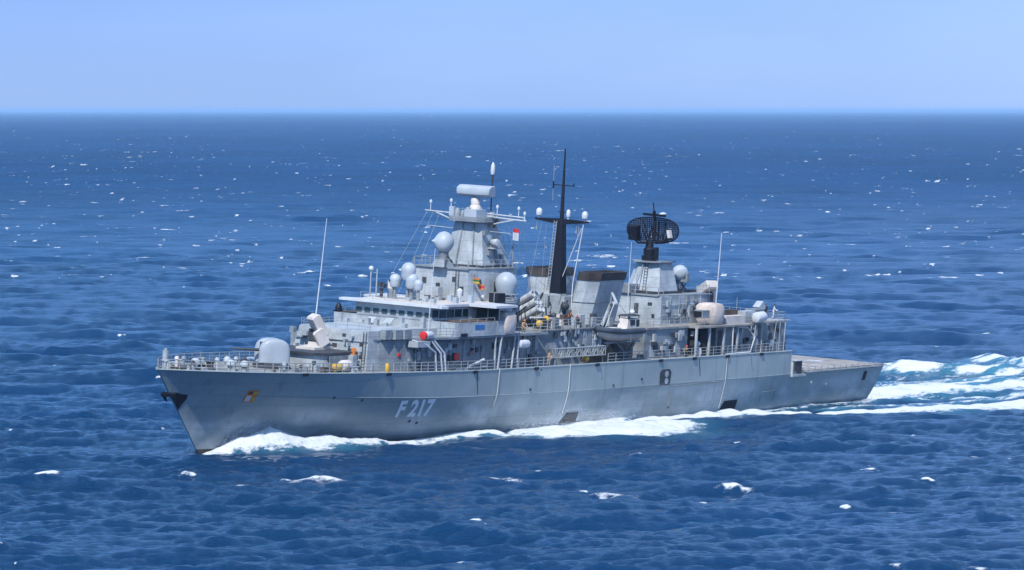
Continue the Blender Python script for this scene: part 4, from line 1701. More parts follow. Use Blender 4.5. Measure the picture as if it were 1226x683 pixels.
m = MB((23.6, 5.6, D(24)))
m.lathe((23.1, 5.6, D(24) + .45), [(0, .2), (.1, .42), (.35, .47), (.85, .47), (1.1, .42), (1.2, .2)], 14, axis=(-1, 0, 0))
loose(m, 'buoy', YELLOW, 'bright yellow drum-shaped buoy lying on the foredeck beside a larger beige one', 'buoy')
m = MB((25.2, 5.6, D(25)))
m.lathe((24.4, 5.6, D(25) + .6), [(0, .25), (.12, .55), (.4, .66), (1.3, .66), (1.6, .55), (1.72, .25)], 16, axis=(-1, 0, 0))
loose(m, 'fender', TAN, 'fat beige fender lying on the foredeck beside the yellow drum', 'fender')
m = MB((27.6, 4.75, 10.0))
m.lathe((27.6, 5.0, 9.4), [(0, .12), (.9, .12)], 8)
m.lathe((27.6, 5.0, 10.3), [(-.08, .2), (-.05, .3), (.05, .3), (.08, .2)], 16, axis=(1, 1, 0))
m.box(27.35, 27.85, 4.8, 5.2, 9.6, 9.95)
loose(m, 'life_ring', ORANGE, 'orange life ring on a stand beside the foredeck missile launcher', 'life ring')
m = MB((31.4, 6.6, 7.9))
m.lathe((31.4, 6.75, 8.0), [(0, .2), (.25, .26), (.7, .24), (.95, .12)], 12)
loose(m, 'life_jacket_bag', YELLOW, 'yellow bag standing at the forward port corner of the deckhouse wall', 'bag')
m = MB((37.4, 7.5, 11.4))
m.lathe((36.9, 7.4, 11.75), [(0, .25), (.1, .42), (.3, .44), (.32, .47), (.4, .47), (.42, .44), (1.5, .44), (1.7, .3)], 14, axis=(-1, 0, 0))
m.lathe((36.8, 7.4, 11.75), [(-.02, .2), (.06, .44), (.34, .46)], 14, axis=(-1, 0, 0), mi=1)
loose(m, 'life_raft_canister', [WHITE, RED], 'white life raft canister with a red end, resting before the bridge wing', 'life raft')
m = MB((55.6, 8.0, 10.3))
m.lathe((54.7, 8.0, 10.35), [(0, .2), (.1, .42), (.3, .46), (.9, .46), (.92, .49), (1.0, .49), (1.02, .46), (1.6, .46), (1.8, .42), (1.9, .2)], 14, axis=(-1, 0, 0))
loose(m, 'life_raft_canister', WHITE, 'plain white life raft canister hung under the deck edge aft of the bridge wing', 'life raft')
m = MB((107.6, 7.0, 11.5))
m.lathe((106.4, 7.3, 11.75), [(0, .3), (.12, .58), (.4, .64), (1.8, .64), (2.0, .56), (2.1, .3)], 14, axis=(-1, 0, .05))
m.box(106.8, 107.0, 6.9, 7.7, 11.15, 11.4)
m.box(107.8, 108.0, 6.9, 7.7, 11.15, 11.4)
loose(m, 'life_raft_canister', WHITE, 'fat white life raft canister on the hangar roof rail near the stern', 'life raft')
m = MB((95.6, 7.0, 7.7))
m.lathe((93.6, 7.5, 7.72), [(0, .4), (.5, .45), (.9, .35), (1.0, .1)], 12)
m.lathe((93.6, 7.4, 8.8), [(0, .2), (.3, .33), (.6, .2)], 12)
loose(m, 'wrapped_gear', WHITE, 'white wrapped bundle on the deck edge below the aft canvas-covered gun', 'bundle')
m = MB((95.8, 6.6, 7.7))
m.box(94.9, 97.0, 6.2, 7.2, 7.72, 9.0)
m.box(94.85, 97.05, 6.15, 7.25, 9.0, 9.08)
loose(m, 'crate', RUST, 'dark brown crate in the recess of the aft deckhouse', 'crate')
m = MB((69.6, 7.5, 7.7))
m.ball((69.3, 7.6, 8.25), .38, 12)
loose(m, 'float', YELLOW, 'round yellow-orange float under the stored gangway', 'float')
m = MB((72.6, 7.4, 7.7))
m.box(70.2, 73.2, 6.98, 7.4, 7.72, 8.5)
m.box(72.9, 73.4, 7.0, 7.6, 7.72, 8.9)
loose(m, 'hose_crate', RUST, 'brown crate of hoses at the deck edge before the small boat', 'crate')
for s, p, h, r, lab in ((61.9, 6.0, 12.2, .42, 'lower of two round yellow floats on the rail below the missile tubes'), (63.1, 6.1, 12.65, .4, 'upper of two round yellow floats on the rail below the missile tubes')):
    m = MB((s, p, h))
    m.ball((s, p, h), r, 12)
    m.tube([(s, p, h), (s, p, 11.62)], .08, n=5)
    loose(m, 'float', YELLOW, lab, 'float')
m = MB((71.7, 5.2, 11.62))
m.lathe((72.2, 4.4, 11.62), [(0, .38), (.08, .38), (.1, .26), (1.1, .08), (1.12, .02)], 12)
loose(m, 'traffic_cone', RED, 'small red cone at the foot of the port funnel', 'cone')


def flag(s, p, h, w_, hh, stripes, name, label, group=None):
    m = MB((s, p, h))
    n = 8
    k = len(stripes)
    for j in range(k):
        z0, z1 = h + hh * j / k, h + hh * (j + 1) / k
        top = []
        bot = []
        for i in range(n + 1):
            x = w_ * i / n
            wv = .10 * math.sin(i * 1.3) * i / n
            top.append(V(s + x * .75, p + x * .6 + wv, z1 - .1 * x))
            bot.append(V(s + x * .75, p + x * .6 + wv, z0 - .1 * x))
        m.raw(bot + top, [(i, i + 1, n + 1 + i + 1, n + 1 + i) for i in range(n)], mi=j, smooth_=True)
    return loose(m, name, stripes, label, 'flag', group)


flag(51.6, 3.75, 16.75, .85, .62, [YELLOW, GREEN, ORANGE], 'signal_flag', 'striped yellow, green and orange flag beside the mast house', 'signal flags')
flag(52.5, 3.9, 16.05, .8, .6, [ORANGE, RED, ORANGE], 'signal_flag', 'orange-red flag just below the striped one beside the mast house', 'signal flags')
flag(53.1, 3.9, 15.2, .35, .75, [WHITE], 'signal_flag', 'narrow white pennant below the orange-red flag beside the mast house', 'signal flags')
flag(59.3, 3.6, 21.3, .8, 1.3, [WHITE, WHITE, RED], 'ensign', 'white and red flag flying from the thin pole behind the foremast', 'flag')
m = MB()
m.tube([(51.5, 3.75, 14.7), (51.5, 3.75, 18.4)], .02, n=4)
m.build('halyard', RAILM, SHIPO)

# ------------------------------------------------------------------ inflatable boat
BA = (76.0, 7.55, 9.95)
boat = thing('inflatable_boat', 'grey rigid inflatable boat with a dark blue collar hanging in the port davit', 'boat', BA)


def bh(t):
    return 1.25 * (1 - max(0, (t - .55) / .45) ** 2.2) ** .6


m = MB()
rings = []
for i in range(15):
    t = i / 14
    s = 79.4 - t * 7.9
    b = max(.05, bh(t))
    up = .55 * max(0, (t - .5) / .5) ** 2
    rings.append([V(s, 7.55 + q * b, 9.98 + up * 1.4 + z) for q, z in ((-1, 1.0 - up * .4), (-.9, .5), (-.45, .12), (0, 0), (.45, .12), (.9, .5), (1, 1.0 - up * .4))])
m.loft(rings, smooth_=True)
child(m, 'boat_hull', TUBE, boat, BA)
m = MB()
pts = []
for i in range(15):
    t = i / 14
    pts.append((79.4 - t * 7.9, 7.55 + bh(t) * 1.0, 11.15 + .35 * max(0, (t - .5) / .5) ** 2))
pts2 = [(s, 15.1 - p, h) for s, p, h in pts]
m.tube(pts + list(reversed(pts2))[1:], .33, n=10)
child(m, 'collar', COLLAR, boat, BA)
m = MB()
m.prism([(72.6, 7.1), (80.5, 6.6), (80.5, 8.5), (72.6, 8.0)], 11.2, 11.3)
m.box(73.5, 75.5, 6.9, 8.2, 11.3, 11.55)
child(m, 'boat_deck', TAN, boat, BA)
m = MB()
m.prism([(76.6, 6.85), (79.2, 6.75), (79.2, 8.35), (76.6, 8.25)], 11.3, 12.5, [(77.0, 6.95), (79.2, 6.85), (79.2, 8.25), (77.0, 8.15)])
cb_ = child(m, 'console', TAN, boat, BA)
m = MB()
m.box(77.3, 78.2, 8.24, 8.3, 11.8, 12.35)
m.box(78.5, 79.1, 8.26, 8.32, 11.6, 12.4)
child(m, 'console_window', GLASS, boat, BA)
m = MB()
m.prism([(76.8, 6.8), (79.4, 6.8), (79.4, 8.3), (76.8, 8.3)], 12.75, 12.95, [(77.1, 7.0), (79.2, 7.0), (79.2, 8.1), (77.1, 8.1)])
for s, p in ((77, 6.95), (79.2, 6.95), (79.2, 8.15), (77, 8.15)):
    m.tube([(s, p, 12.4), (s, p, 12.8)], .06, n=5)
child(m, 'console_roof', DARK, boat, BA)
m = MB()
m.ball((78.6, 7.6, 13.15), .32, 12)
child(m, 'boat_radar', WHITE, boat, BA)
m = MB()
m.lathe((71.7, 7.55, 11.55), [(-.25, .1), (-.15, .35), (.15, .35), (.25, .1)], 10)
child(m, 'bow_cover', BLUE, boat, BA)
m = MB()
m.tube([(76.2, 8.9, 11.4), (77.2, 8.5, 10.0), (77.0, 8.0, 9.95)], .06, n=5)
m.tube([(73, 7.55, 11.3), (75, 7.4, 14.3)], .04, n=4)
m.tube([(79.9, 7.55, 11.3), (76.2, 7.3, 14.1)], .04, n=4)
child(m, 'sling', ROPE, boat, BA)

# ------------------------------------------------------------------ people


def person(s, p, h, face, cloth, label, pose='stand', hat=None, vest=None):
    """one skinned figure; face is the heading in degrees, 0 = towards the bow"""
    cr_ = pose == 'crouch'
    hip = .50 if cr_ else .92
    ln = .35 if cr_ else (.1 if pose == 'lean' else 0.03)
    J = {}
    J['pel'] = (0, 0, hip)
    J['bel'] = (ln * .3, 0, hip + .2)
    J['che'] = (ln * .8, 0, hip + .42)
    J['nek'] = (ln, 0, hip + .56)
    J['hed'] = (ln + .04, 0, hip + .72)
    J['top'] = (ln + .04, 0, hip + .84)
    E_, Rr = [], {'pel': .15, 'bel': .135, 'che': .165, 'nek': .065, 'hed': .105, 'top': .08}
    E_ += [('pel', 'bel'), ('bel', 'che'), ('che', 'nek'), ('nek', 'hed'), ('hed', 'top')]
    for sg, n_ in ((1, 'l'), (-1, 'r')):
        J['sh' + n_] = (ln * .85, sg * .2, hip + .48)
        fwd_ = .28 if pose != 'stand' else (.12 if sg > 0 else .05)
        J['el' + n_] = (ln + fwd_ * .5 - .05, sg * .27, hip + .2)
        J['wr' + n_] = (ln + fwd_ + .08, sg * .2, hip + (.12 if pose != 'stand' else .0))
        J['ha' + n_] = (ln + fwd_ + .16, sg * .17, hip + (.10 if pose != 'stand' else -.1))
        E_ += [('che', 'sh' + n_), ('sh' + n_, 'el' + n_), ('el' + n_, 'wr' + n_), ('wr' + n_, 'ha' + n_)]
        Rr.update({'sh' + n_: .085, 'el' + n_: .06, 'wr' + n_: .045, 'ha' + n_: .04})
        J['hi' + n_] = (0, sg * .1, hip - .06)
        if cr_:
            J['kn' + n_] = (.38, sg * .16, .45)
            J['an' + n_] = (.08, sg * .14, .09)
        else:
            J['kn' + n_] = (.05, sg * .12, .48)
            J['an' + n_] = (-.02 + .06 * sg, sg * .13, .08)
        J['to' + n_] = (J['an' + n_][0] + .2, sg * .15, .045)
        E_ += [('pel', 'hi' + n_), ('hi' + n_, 'kn' + n_), ('kn' + n_, 'an' + n_), ('an' + n_, 'to' + n_)]
        Rr.update({'hi' + n_: .11, 'kn' + n_: .075, 'an' + n_: .055, 'to' + n_: .045})
    names = list(J)
    me = bpy.data.meshes.new('person')
    me.from_pydata([J[k] for k in names], [(names.index(a), names.index(b)) for a, b in E_], [])
    tmp = bpy.data.objects.new('person', me)
    COL.objects.link(tmp)
    md = tmp.modifiers.new('skin', 'SKIN')
    md.use_smooth_shade = True
    sd = tmp.modifiers.new('sub', 'SUBSURF')
    sd.levels = sd.render_levels = 1
    if not me.skin_vertices:
        # the layer is made by the modifier in the interface only
        bm = bmesh.new()
        bm.from_mesh(me)
        lay = bm.verts.layers.skin.verify()
        for v, k in zip(bm.verts, names):
            v[lay].radius = (Rr[k], Rr[k])
            v[lay].use_root = k == 'pel'
        bm.to_mesh(me)
        bm.free()
    else:
        for k, v in zip(names, me.skin_vertices[0].data):
            v.radius = (Rr[k], Rr[k])
            v.use_root = k == 'pel'
    bpy.context.view_layer.update()
    out = bpy.data.meshes.new_from_object(tmp.evaluated_get(bpy.context.evaluated_depsgraph_get()))
    bpy.data.objects.remove(tmp)
    out.name = 'person'
    for mt in (cloth, SKIN, DARK):
        out.materials.append(mt)
    if len(out.materials) > 3:
        while len(out.materials) > 3:
            out.materials.pop(index=0)
    hx = Vector(J['hed'])
    for f in out.polygons:
        c = f.center
        near = min(names, key=lambda k: (Vector(J[k]) - c).length)
        f.material_index = 1 if (near in ('hed', 'top', 'hal', 'har') or (near == 'nek' and c.z > hip + .56)) else (2 if near[:2] in ('to', 'an') and c.z < .14 else 0)
        f.use_smooth = True
    o = bpy.data.objects.new('person', out)
    COL.objects.link(o)
    o.matrix_world = SHIP @ Matrix.Translation(V(s, p, h)) @ Matrix.Rotation(R(face), 4, 'Z')
    tag(o, label, 'person')

    def part(name, mt, fn):
        q = MB()
        fn(q)
        q.v = [tuple(Vector(a) - Vector((65, 0, 0))) for a in q.v]
        b_ = q.build(name, mt, o)
        return b_
    hd_ = J['hed']
    part('cap' if hat else 'hair', hat or DARK, lambda q: q.lathe((-hd_[0] + .0, 0, hd_[2] + .03), [(0, .135), (.06, .135), (.12, .105), (.16, .03)], 12))
    part('nose', SKIN, lambda q: q.obox((-(hd_[0] + .12), 0, hd_[2] - .02), (.05, .035, .05)))
    if vest:
        a_, b__ = J['bel'], J['che']
        def vf(q):
            q.loft([[Vector((65, 0, 0)) + Vector((c0[0] + rx * math.cos(2 * PI * i / 14), ry * math.sin(2 * PI * i / 14), c0[2] + dz)) for i in range(14)]
                    for c0, rx, ry, dz in ((a_, .17, .2, -.1), (a_, .17, .19, .05), (b__, .19, .225, 0), (b__, .14, .2, .09))], smooth_=True)
        part('vest', vest, vf)
    return o


person(61.4, 7.75, hd(61.4) - .02, 80, WORK, 'person in tan overalls standing at the port deck edge below the missile tubes')
person(90.6, 7.5, hd(90.6) - .02, 70, NAVY, 'person in a yellow vest and red helmet crouching at the deck edge behind the boat', 'crouch', RED, YELLOW)
person(57.6, 6.6, 11.48, 60, WORK, 'person in tan overalls crouching on the upper deck beside the canvas-covered gun', 'crouch', ORANGE)
person(62.2, 5.2, 11.62, 100, NAVY, 'person in dark overalls with a yellow vest standing below the missile tubes', 'lean', DARK, YELLOW)
person(64.8, 5.4, 11.62, 80, NAVY, 'person in plain dark overalls standing on the boat deck aft of the missile tubes', 'stand')
person(70.2, 4.6, 11.62, 90, NAVY, 'person in dark overalls with an orange vest standing between the funnels', 'lean', None, ORANGE)
person(113.9, 5.4, 11.26, 120, WHITE, 'person in white leaning at the after end of the hangar roof', 'lean', DARK)
person(113.2, 4.7, 11.26, 60, NAVY, 'person in dark clothes at the after end of the hangar roof', 'stand')

# ------------------------------------------------------------------ sea
rng = np.random.default_rng(11)
fr = FPX * 1024 / 1226
yr = np.concatenate([np.geomspace(.5, 3, 16)[:-1], np.arange(3, 470, .36), np.geomspace(470, 2600, 90)[1:]])[::-1]
depth = fr * EYE / yr
tx = np.concatenate([-np.geomspace(3, .122, 34)[:-1], np.arange(-.122, .122, 1.15 / fr), np.geomspace(.122, 3, 34)])
NY, NX = len(depth), len(tx)
Y0 = np.repeat(depth[:, None], NX, 1)
X0 = Y0 * tx[None, :]
dD = np.gradient(depth)
dT = np.gradient(tx)
Z = np.zeros_like(X0)
DX = np.zeros_like(X0)
DY = np.zeros_like(X0)
NW = 130
lam = np.geomspace(1.2, 75, NW)
wind = math.atan2(-.95, .28)
near_rows = depth < 60000
k0 = 0
Xs, Ys = X0[near_rows], Y0[near_rows]
sp_d = np.abs(dD[near_rows])[:, None]
sp_t = (np.abs(depth[near_rows])[:, None]) * dT[None, :]
Zs = np.zeros_like(Xs)
DXs = np.zeros_like(Xs)
DYs = np.zeros_like(Xs)
for L in lam:
    th = wind + rng.normal() * (.62 if L < 12 else .40)
    k = 2 * PI / L
    kx, ky = k * math.cos(th), k * math.sin(th)
    amp = .0044 * L * (1.7 if L < 5 else 1) * (1 if L < 14 else (14 / L) ** .6) * rng.uniform(.5, 1.3)
    ph = rng.uniform(0, 2 * PI)
    # drop what the mesh cannot carry
    ly, lx = 2 * PI / max(abs(ky), 1e-6), 2 * PI / max(abs(kx), 1e-6)
    att = np.clip((ly / sp_d - 2.0) / 1.5, 0, 1) * np.clip((lx / sp_t - 2.2) / 2.0, 0, 1)
    if att.max() <= 0:
        continue
    a = kx * Xs + ky * Ys + ph
    sn, cs = np.sin(a), np.cos(a)
    Zs += att * amp * cs
    q = .8
    DXs -= att * q * amp * math.cos(th) * sn
    DYs -= att * q * amp * math.sin(th) * sn


def vnoise(x, y, seed):
    """smooth value noise in the plane"""
    r_ = np.random.default_rng(seed)
    tab = r_.random((256, 256))
    xi, yi = np.floor(x).astype(int), np.floor(y).astype(int)
    fx, fy = x - xi, y - yi
    fx, fy = fx * fx * (3 - 2 * fx), fy * fy * (3 - 2 * fy)
    g = lambda i, j: tab[i & 255, j & 255]
    return (g(xi, yi) * (1 - fx) + g(xi + 1, yi) * fx) * (1 - fy) + (g(xi, yi + 1) * (1 - fx) + g(xi + 1, yi + 1) * fx) * fy


# gusts: the sea is not equally rough everywhere
gust = .28 + 1.35 * (.35 * vnoise(Xs / 90 + 7, Ys / 160, 3) + .3 * vnoise(Xs / 32, Ys / 45, 4) + .35 * vnoise(Xs / 11, Ys / 13, 5))
Zs *= gust
# ship's own frame on the water
fx_, fy_ = -math.cos(YAW), -math.sin(YAW)
px_, py_ = -fy_, fx_
RX, RY = Xs - SX, Ys - SY
S_ = 65 - (RX * fx_ + RY * fy_)
P_ = RX * px_ + RY * py_
foam = np.zeros_like(Xs)
wake = np.zeros_like(Xs)
churn = np.zeros_like(Xs)
lift = np.zeros_like(Xs)
bwv = np.interp(S_, [7.5, 12, 19.5, 31.5, 41.5, 52.5, 67.5, 87.5, 102.5, 119.5, 129.5, 137], [0, .85, 1.85, 3.3, 4.4, 5.6, 6.6, 6.95, 6.75, 6.0, 5.4, 4.9])
inship = (S_ > 7) & (S_ < 137)
nA = vnoise(S_ / 2.3, P_ / 2.3, 21)
nB = vnoise(S_ / .9, P_ / .9, 22)
nC = vnoise(S_ / 7, P_ / 7, 23)
jit = (nA - .5) * 1.6 + (nB - .5) * .8
# calm the short sea right against the plating
out = np.abs(P_) - bwv
calm = np.where(inship, np.clip(.22 + out / 32, .22, 1), 1)
Zs *= calm
DXs *= calm
DYs *= calm


def band(pts, strength=1.0, height=0.0, hw=None, ch=0.6, mirror=False, rag=1.0):
    """foam along a line of (s, p, half width); raises the water under it"""
    global foam, wake, churn, lift
    for sg in ((1, -1) if mirror else (1,)):
        for (s0, p0, w0), (s1, p1, w1) in zip(pts, pts[1:]):
            p0_, p1_ = p0 * sg, p1 * sg
            ds, dp = s1 - s0, p1_ - p0_
            L2 = ds * ds + dp * dp
            m_ = (S_ > min(s0, s1) - 9) & (S_ < max(s0, s1) + 9) & (P_ > min(p0_, p1_) - 12) & (P_ < max(p0_, p1_) + 12)
            if not m_.any():
                continue
            s_, q_ = S_[m_], P_[m_]
            t = np.clip(((s_ - s0) * ds + (q_ - p0_) * dp) / L2, 0, 1)
            d = np.hypot(s_ - s0 - t * ds, q_ - p0_ - t * dp)
            w_ = w0 + (w1 - w0) * t
            d2 = d + jit[m_] * .9 * rag
            f = np.clip(1.5 - d2 / w_ * .95, 0, 1) * strength
            foam[m_] = np.maximum(foam[m_], f)
            churn[m_] = np.maximum(churn[m_], np.clip(1.4 - d / (w_ * 1.6), 0, 1) * ch * (.5 + .5 * nA[m_]))
            wake[m_] = np.maximum(wake[m_], np.clip(1.6 - d / (w_ * 1.7), 0, 1))
            hh = height[0] + (height[1] - height[0]) * t if isinstance(height, tuple) else height
            lift[m_] = np.maximum(lift[m_], hh * np.exp(-(d / (w_ * .85)) ** 2))


# bow wave against the stem, both sides
band([(8.8, .8, .9), (14, 2.8, 2.0)], 1.0, (.5, 2.6), mirror=True)
band([(14, 2.8, 2.0), (19, 4.4, 2.4)], 1.0, (2.6, 1.7), mirror=True)
band([(19, 4.4, 2.4), (25, 5.6, 2.0)], 1.0, (1.7, 1.1), mirror=True)
band([(25, 5.6, 2.0), (32.5, 6.6, .9)], 1.0, (1.1, .5), mirror=True)
# second crest along the side
band([(30, 6.2, 1.3), (45, 7.0, 1.2)], .85, .45, mirror=True)
band([(37, 5.6, .6), (44, 6.8, 1.2)], .9, (.1, .5), mirror=True)
band([(44, 6.8, 1.2), (50.5, 8.0, 1.6)], 1.0, (.5, .7), mirror=True)
# the big breaking shoulder of the bow wave
band([(53.5, 10.5, 1.6), (57, 13.0, 5.4)], 1.0, (.6, .9), mirror=True)
band([(57, 13.0, 5.4), (67, 15.2, 6.6)], 1.0, (.9, 1.0), mirror=True)
band([(67, 15.2, 6.6), (75, 15.6, 3.2)], 1.0, (1.0, .6), mirror=True)
band([(56, 8, 2.2), (76, 8.6, 2.0)], .9, .6, mirror=True)
# along the quarter
band([(79, 9.4, 1.4), (88, 10.6, 2.7)], 1.0, (.5, .8), mirror=True)
band([(88, 10.6, 2.7), (100, 12.2, 2.7)], 1.0, (.8, .9), mirror=True)
band([(100, 12.2, 2.7), (109, 13.4, 1.2)], 1.0, (.9, .5), mirror=True)
band([(102, 17.0, 1.2), (109, 20.5, 3.2)], 1.0, (.4, .8), mirror=False)
band([(109, 20.5, 3.2), (116, 24.0, 4.4)], 1.0, (.8, .9), mirror=False)
band([(116, 24.0, 4.4), (128, 26.8, 4.2)], 1.0, (.9, .8), mirror=False)
band([(128, 26.8, 4.2), (144, 27.6, 1.6)], 1.0, (.8, .3), mirror=False)
band([(104, 7.4, .8), (124, 7.0, .9), (136, 6.6, 1.1)], .55, .25, mirror=True)
# wake astern
band([(138, -1.5, 5.2), (155, 0, 6.2)], 1.0, (.6, .7), ch=1.0)
band([(155, 0, 6.2), (190, 3.5, 6.4)], 1.0, (.7, .3), ch=1.0)
band([(190, 3.5, 5.0), (260, 8, 6)], .62, .2, ch=1.0)
band([(118, 11, 1.1), (134, 15, 1.6), (152, 20, 1.2)], .55, .2, ch=.8)
band([(140, 10, 1.2), (165, 15, 2.0), (185, 22, 1.4)], .6, .2, ch=.8)
# transverse crest to starboard that shows beyond the stern
band([(214, -34, 2.4), (200, -23, 6.0)], 1.0, (.4, 1.3), ch=1.0)
band([(200, -23, 6.0), (203, -13, 3.4)], .9, (1.3, .5), ch=1.0)
band([(206, -12, 2.6), (232, -22, 3.4)], .52, .4, ch=1.0)
band([(228, -20, 2.0), (238, -31, 3.0), (250, -38, 2.0)], .85, .8, ch=.9)
band([(186, -9, 1.6), (215, -10, 2.4)], .6, .2, ch=.9)
stl = np.clip(1.15 - np.abs(P_ + 4) / 26, 0, 1) * np.clip((S_ - 138) / 12, 0, 1) * np.clip((330 - S_) / 120, 0, 1)
churn = np.maximum(churn, stl * .4)
foam = np.maximum(foam, np.clip(stl * (.2 + .8 * nC) * .8 - .15, 0, .5))
nS = vnoise(S_ / 17, P_ / 1.9, 24)
nS = .65 * nS + .35 * vnoise(S_ / 6, P_ / .8, 25)
aft_ = np.clip((S_ - 150) / 25, 0, 1)
foam = foam * (1 - aft_ + aft_ * np.clip(-.15 + 1.95 * nS, 0, 1.2))
foam = foam * (.72 + .5 * nA)
Zs = Zs * (1 - .35 * np.clip(foam, 0, 1) * (wake > 0)) + lift * (.78 + .44 * nA) * (.9 + .2 * nB)
# keep water out of the hull's line near the stem: trough by the bow quarter
# scattered breaking crests
def cap(x, y, ln, wd, st, ang, hgt):
    r_ = ln * 1.6
    j0, j1 = np.searchsorted(depth[near_rows], [y - r_ - 3 - y * .004, y + r_ + 3 + y * .004])
    if j1 <= j0:
        return
    yc = max(y, 60)
    i0, i1 = np.searchsorted(tx, [(x - r_) / yc - .002, (x + r_) / yc + .002])
    if i1 <= i0:
        return
    sl = (slice(j0, j1), slice(i0, i1))
    dx_, dy_ = Xs[sl] - x, Ys[sl] - y
    c, s_ = math.cos(ang), math.sin(ang)
    u, v_ = dx_ * c + dy_ * s_, -dx_ * s_ + dy_ * c
    v_ = v_ + .12 * u * u / ln + (vnoise(Xs[sl] / (.22 * ln + .4), Ys[sl] / (.22 * ln + .4), int(abs(x)) % 97) - .5) * wd * 1.6
    wl_ = wd * (.45 + 1.1 * vnoise(u / (ln * .3) + 50, u * 0 + y, int(y) % 89))
    f = np.clip(1.35 - np.abs(v_) / np.maximum(wl_, .05), 0, 1) * np.clip(1.6 * (1 - np.abs(u) / ln), 0, 1) * st
    foam[sl] = np.maximum(foam[sl], f)
    Zs[sl] += hgt * np.exp(-(v_ / (wd * 1.5)) ** 2) * np.clip(1 - (u / ln) ** 2, 0, 1)


def at(xp, yp):
    """point of the sea surface under a pixel of the 1226 px photograph"""
    d = FPX * EYE / (yp - 132)
    return (xp - 613) / FPX * d, d


for xp, yp, lp, st, hg in ((198, 277, 19, 1, .5), (400, 344, 20, 1, .5), (92, 209, 9, 1, .5), (395, 211, 10, .8, .4), (1026, 235, 12, 1, .6), (1000, 244, 7, .9, .4),
                   (722, 309, 40, 1, 1.0), (690, 314, 14, .8, .4), (380, 580, 44, 1, .7), (345, 579, 14, .8, .4), (50, 570, 26, .95, .5), (12, 577, 16, .9, .5), (580, 580, 60, .55, .3),
                   (610, 573, 40, .5, .3), (740, 596, 40, .6, .25), (885, 590, 26, .8, .35), (1115, 580, 12, .9, .3), (1040, 397, 18, .8, .5), (1180, 405, 10, .7, .3), (228, 550, 10, .8, .3), (225, 573, 14, .8, .25),
                   (505, 225, 14, .8, .4), (605, 221, 12, .9, .4), (455, 214, 9, .6, .3), (310, 390, 12, .5, .3), (162, 290, 9, .7, .3), (5, 311, 9, 1, .4), (190, 313, 9, .7, .3),
                   (870, 303, 12, .7, .3), (852, 302, 7, .8, .3), (1165, 267, 8, .8, .3), (1120, 270, 7, .6, .3), (930, 336, 8, .6, .3), (1000, 322, 8, .5, .2), (75, 437, 20, .45, .2), (85, 330, 12, .4, .2), (290, 585, 20, .5, .2)):
    x, d = at(xp, yp)
    pm = FPX / d
    cap(x, d, lp / pm * 1.3, max(.9, lp / pm * .4), .45, rng.normal() * .1, 0)
    cap(x, d, lp / pm, max(.55, lp / pm * .16), st, rng.normal() * .15, hg)
for k in range(4600):
    yp = 132 + (5 + 200 * rng.random() ** 1.8 if k < 4450 else rng.uniform(200, 545))
    xp = rng.uniform(-160, 1386)
    x, d = at(xp, yp)
    if d > 50000:
        continue
    if abs((x - SX) * px_ + (d - SY) * py_) < 22 and -20 < 65 - ((x - SX) * fx_ + (d - SY) * fy_) < 200:
        continue
    pm = FPX / d
    ln = rng.lognormal(-.45, .55) * (1.0 if k < 4450 else .6)
    ln = max(min(ln * 1.7, 5.0), rng.uniform(.6, 1.9) / pm)
    cap(x, d, ln * 1.6, max(.5, ln * .3), .34, rng.normal() * .15, .0)
    cap(x, d, ln, max(.2, ln * rng.uniform(.04, .11), (.3 + .2 * (d > 3500)) * d * d / (FPX * EYE)), (rng.uniform(.5, 1.0) if d < 1200 or rng.random() < .12 else rng.uniform(.42, .74)), rng.normal() * .25 / (1 + d / 1500), min(.2, .05 * ln) if d < 900 else 0)

Z[near_rows] = Zs
XX, YY = X0.copy(), Y0.copy()
keep = np.clip(1 - foam * .0, 0, 1)
XX[near_rows] += DXs
YY[near_rows] += DYs
FO = np.zeros_like(X0)
FO[near_rows] = foam
CH = np.zeros_like(X0)
CH[near_rows] = churn
WK = np.zeros_like(X0)
WK[near_rows] = wake * (foam > .02)
co = np.stack([XX, YY, Z], -1).reshape(-1, 3).astype(np.float32)
idx = np.arange(NY * NX).reshape(NY, NX)
# rows run from near to far
quads = np.stack([idx[:-1, :-1], idx[:-1, 1:], idx[1:, 1:], idx[1:, :-1]], -1).reshape(-1, 4)
wk = (WK.reshape(-1)[quads].max(1) > .05)
# analytic normals so both sheets shade alike along their seam
du = np.gradient(np.stack([XX, YY, Z], -1), axis=1)
dv = np.gradient(np.stack([XX, YY, Z], -1), axis=0)
nrm = np.cross(du, dv)
nrm /= np.linalg.norm(nrm, axis=-1, keepdims=True) + 1e-12
nrm[nrm[..., 2] < 0] *= -1
nrm = nrm.reshape(-1, 3).astype(np.float32)


def sheet(name, q, mat):
    used = np.unique(q)
    remap = np.zeros(NY * NX, np.int32)
    remap[used] = np.arange(len(used))
    q2 = remap[q].astype(np.int32)
    me = bpy.data.meshes.new(name)
    me.vertices.add(len(used))
    me.vertices.foreach_set('co', co[used].reshape(-1))
    me.loops.add(q2.size)
    me.loops.foreach_set('vertex_index', q2.reshape(-1))
    me.polygons.add(len(q2))
    me.polygons.foreach_set('loop_start', np.arange(len(q2), dtype=np.int32) * 4)
    me.update(calc_edges=True)
    me.polygons.foreach_set('use_smooth', np.ones(len(q2), bool))
    for nm, arr in (('foam', FO), ('churn', CH)):
        at_ = me.attributes.new(nm, 'FLOAT', 'POINT')
        at_.data.foreach_set('value', arr.reshape(-1)[used].astype(np.float32))
    me.normals_split_custom_set_from_vertices(nrm[used])
    me.materials.append(mat)
    o = bpy.data.objects.new(name, me)
    COL.objects.link(o)
    return o


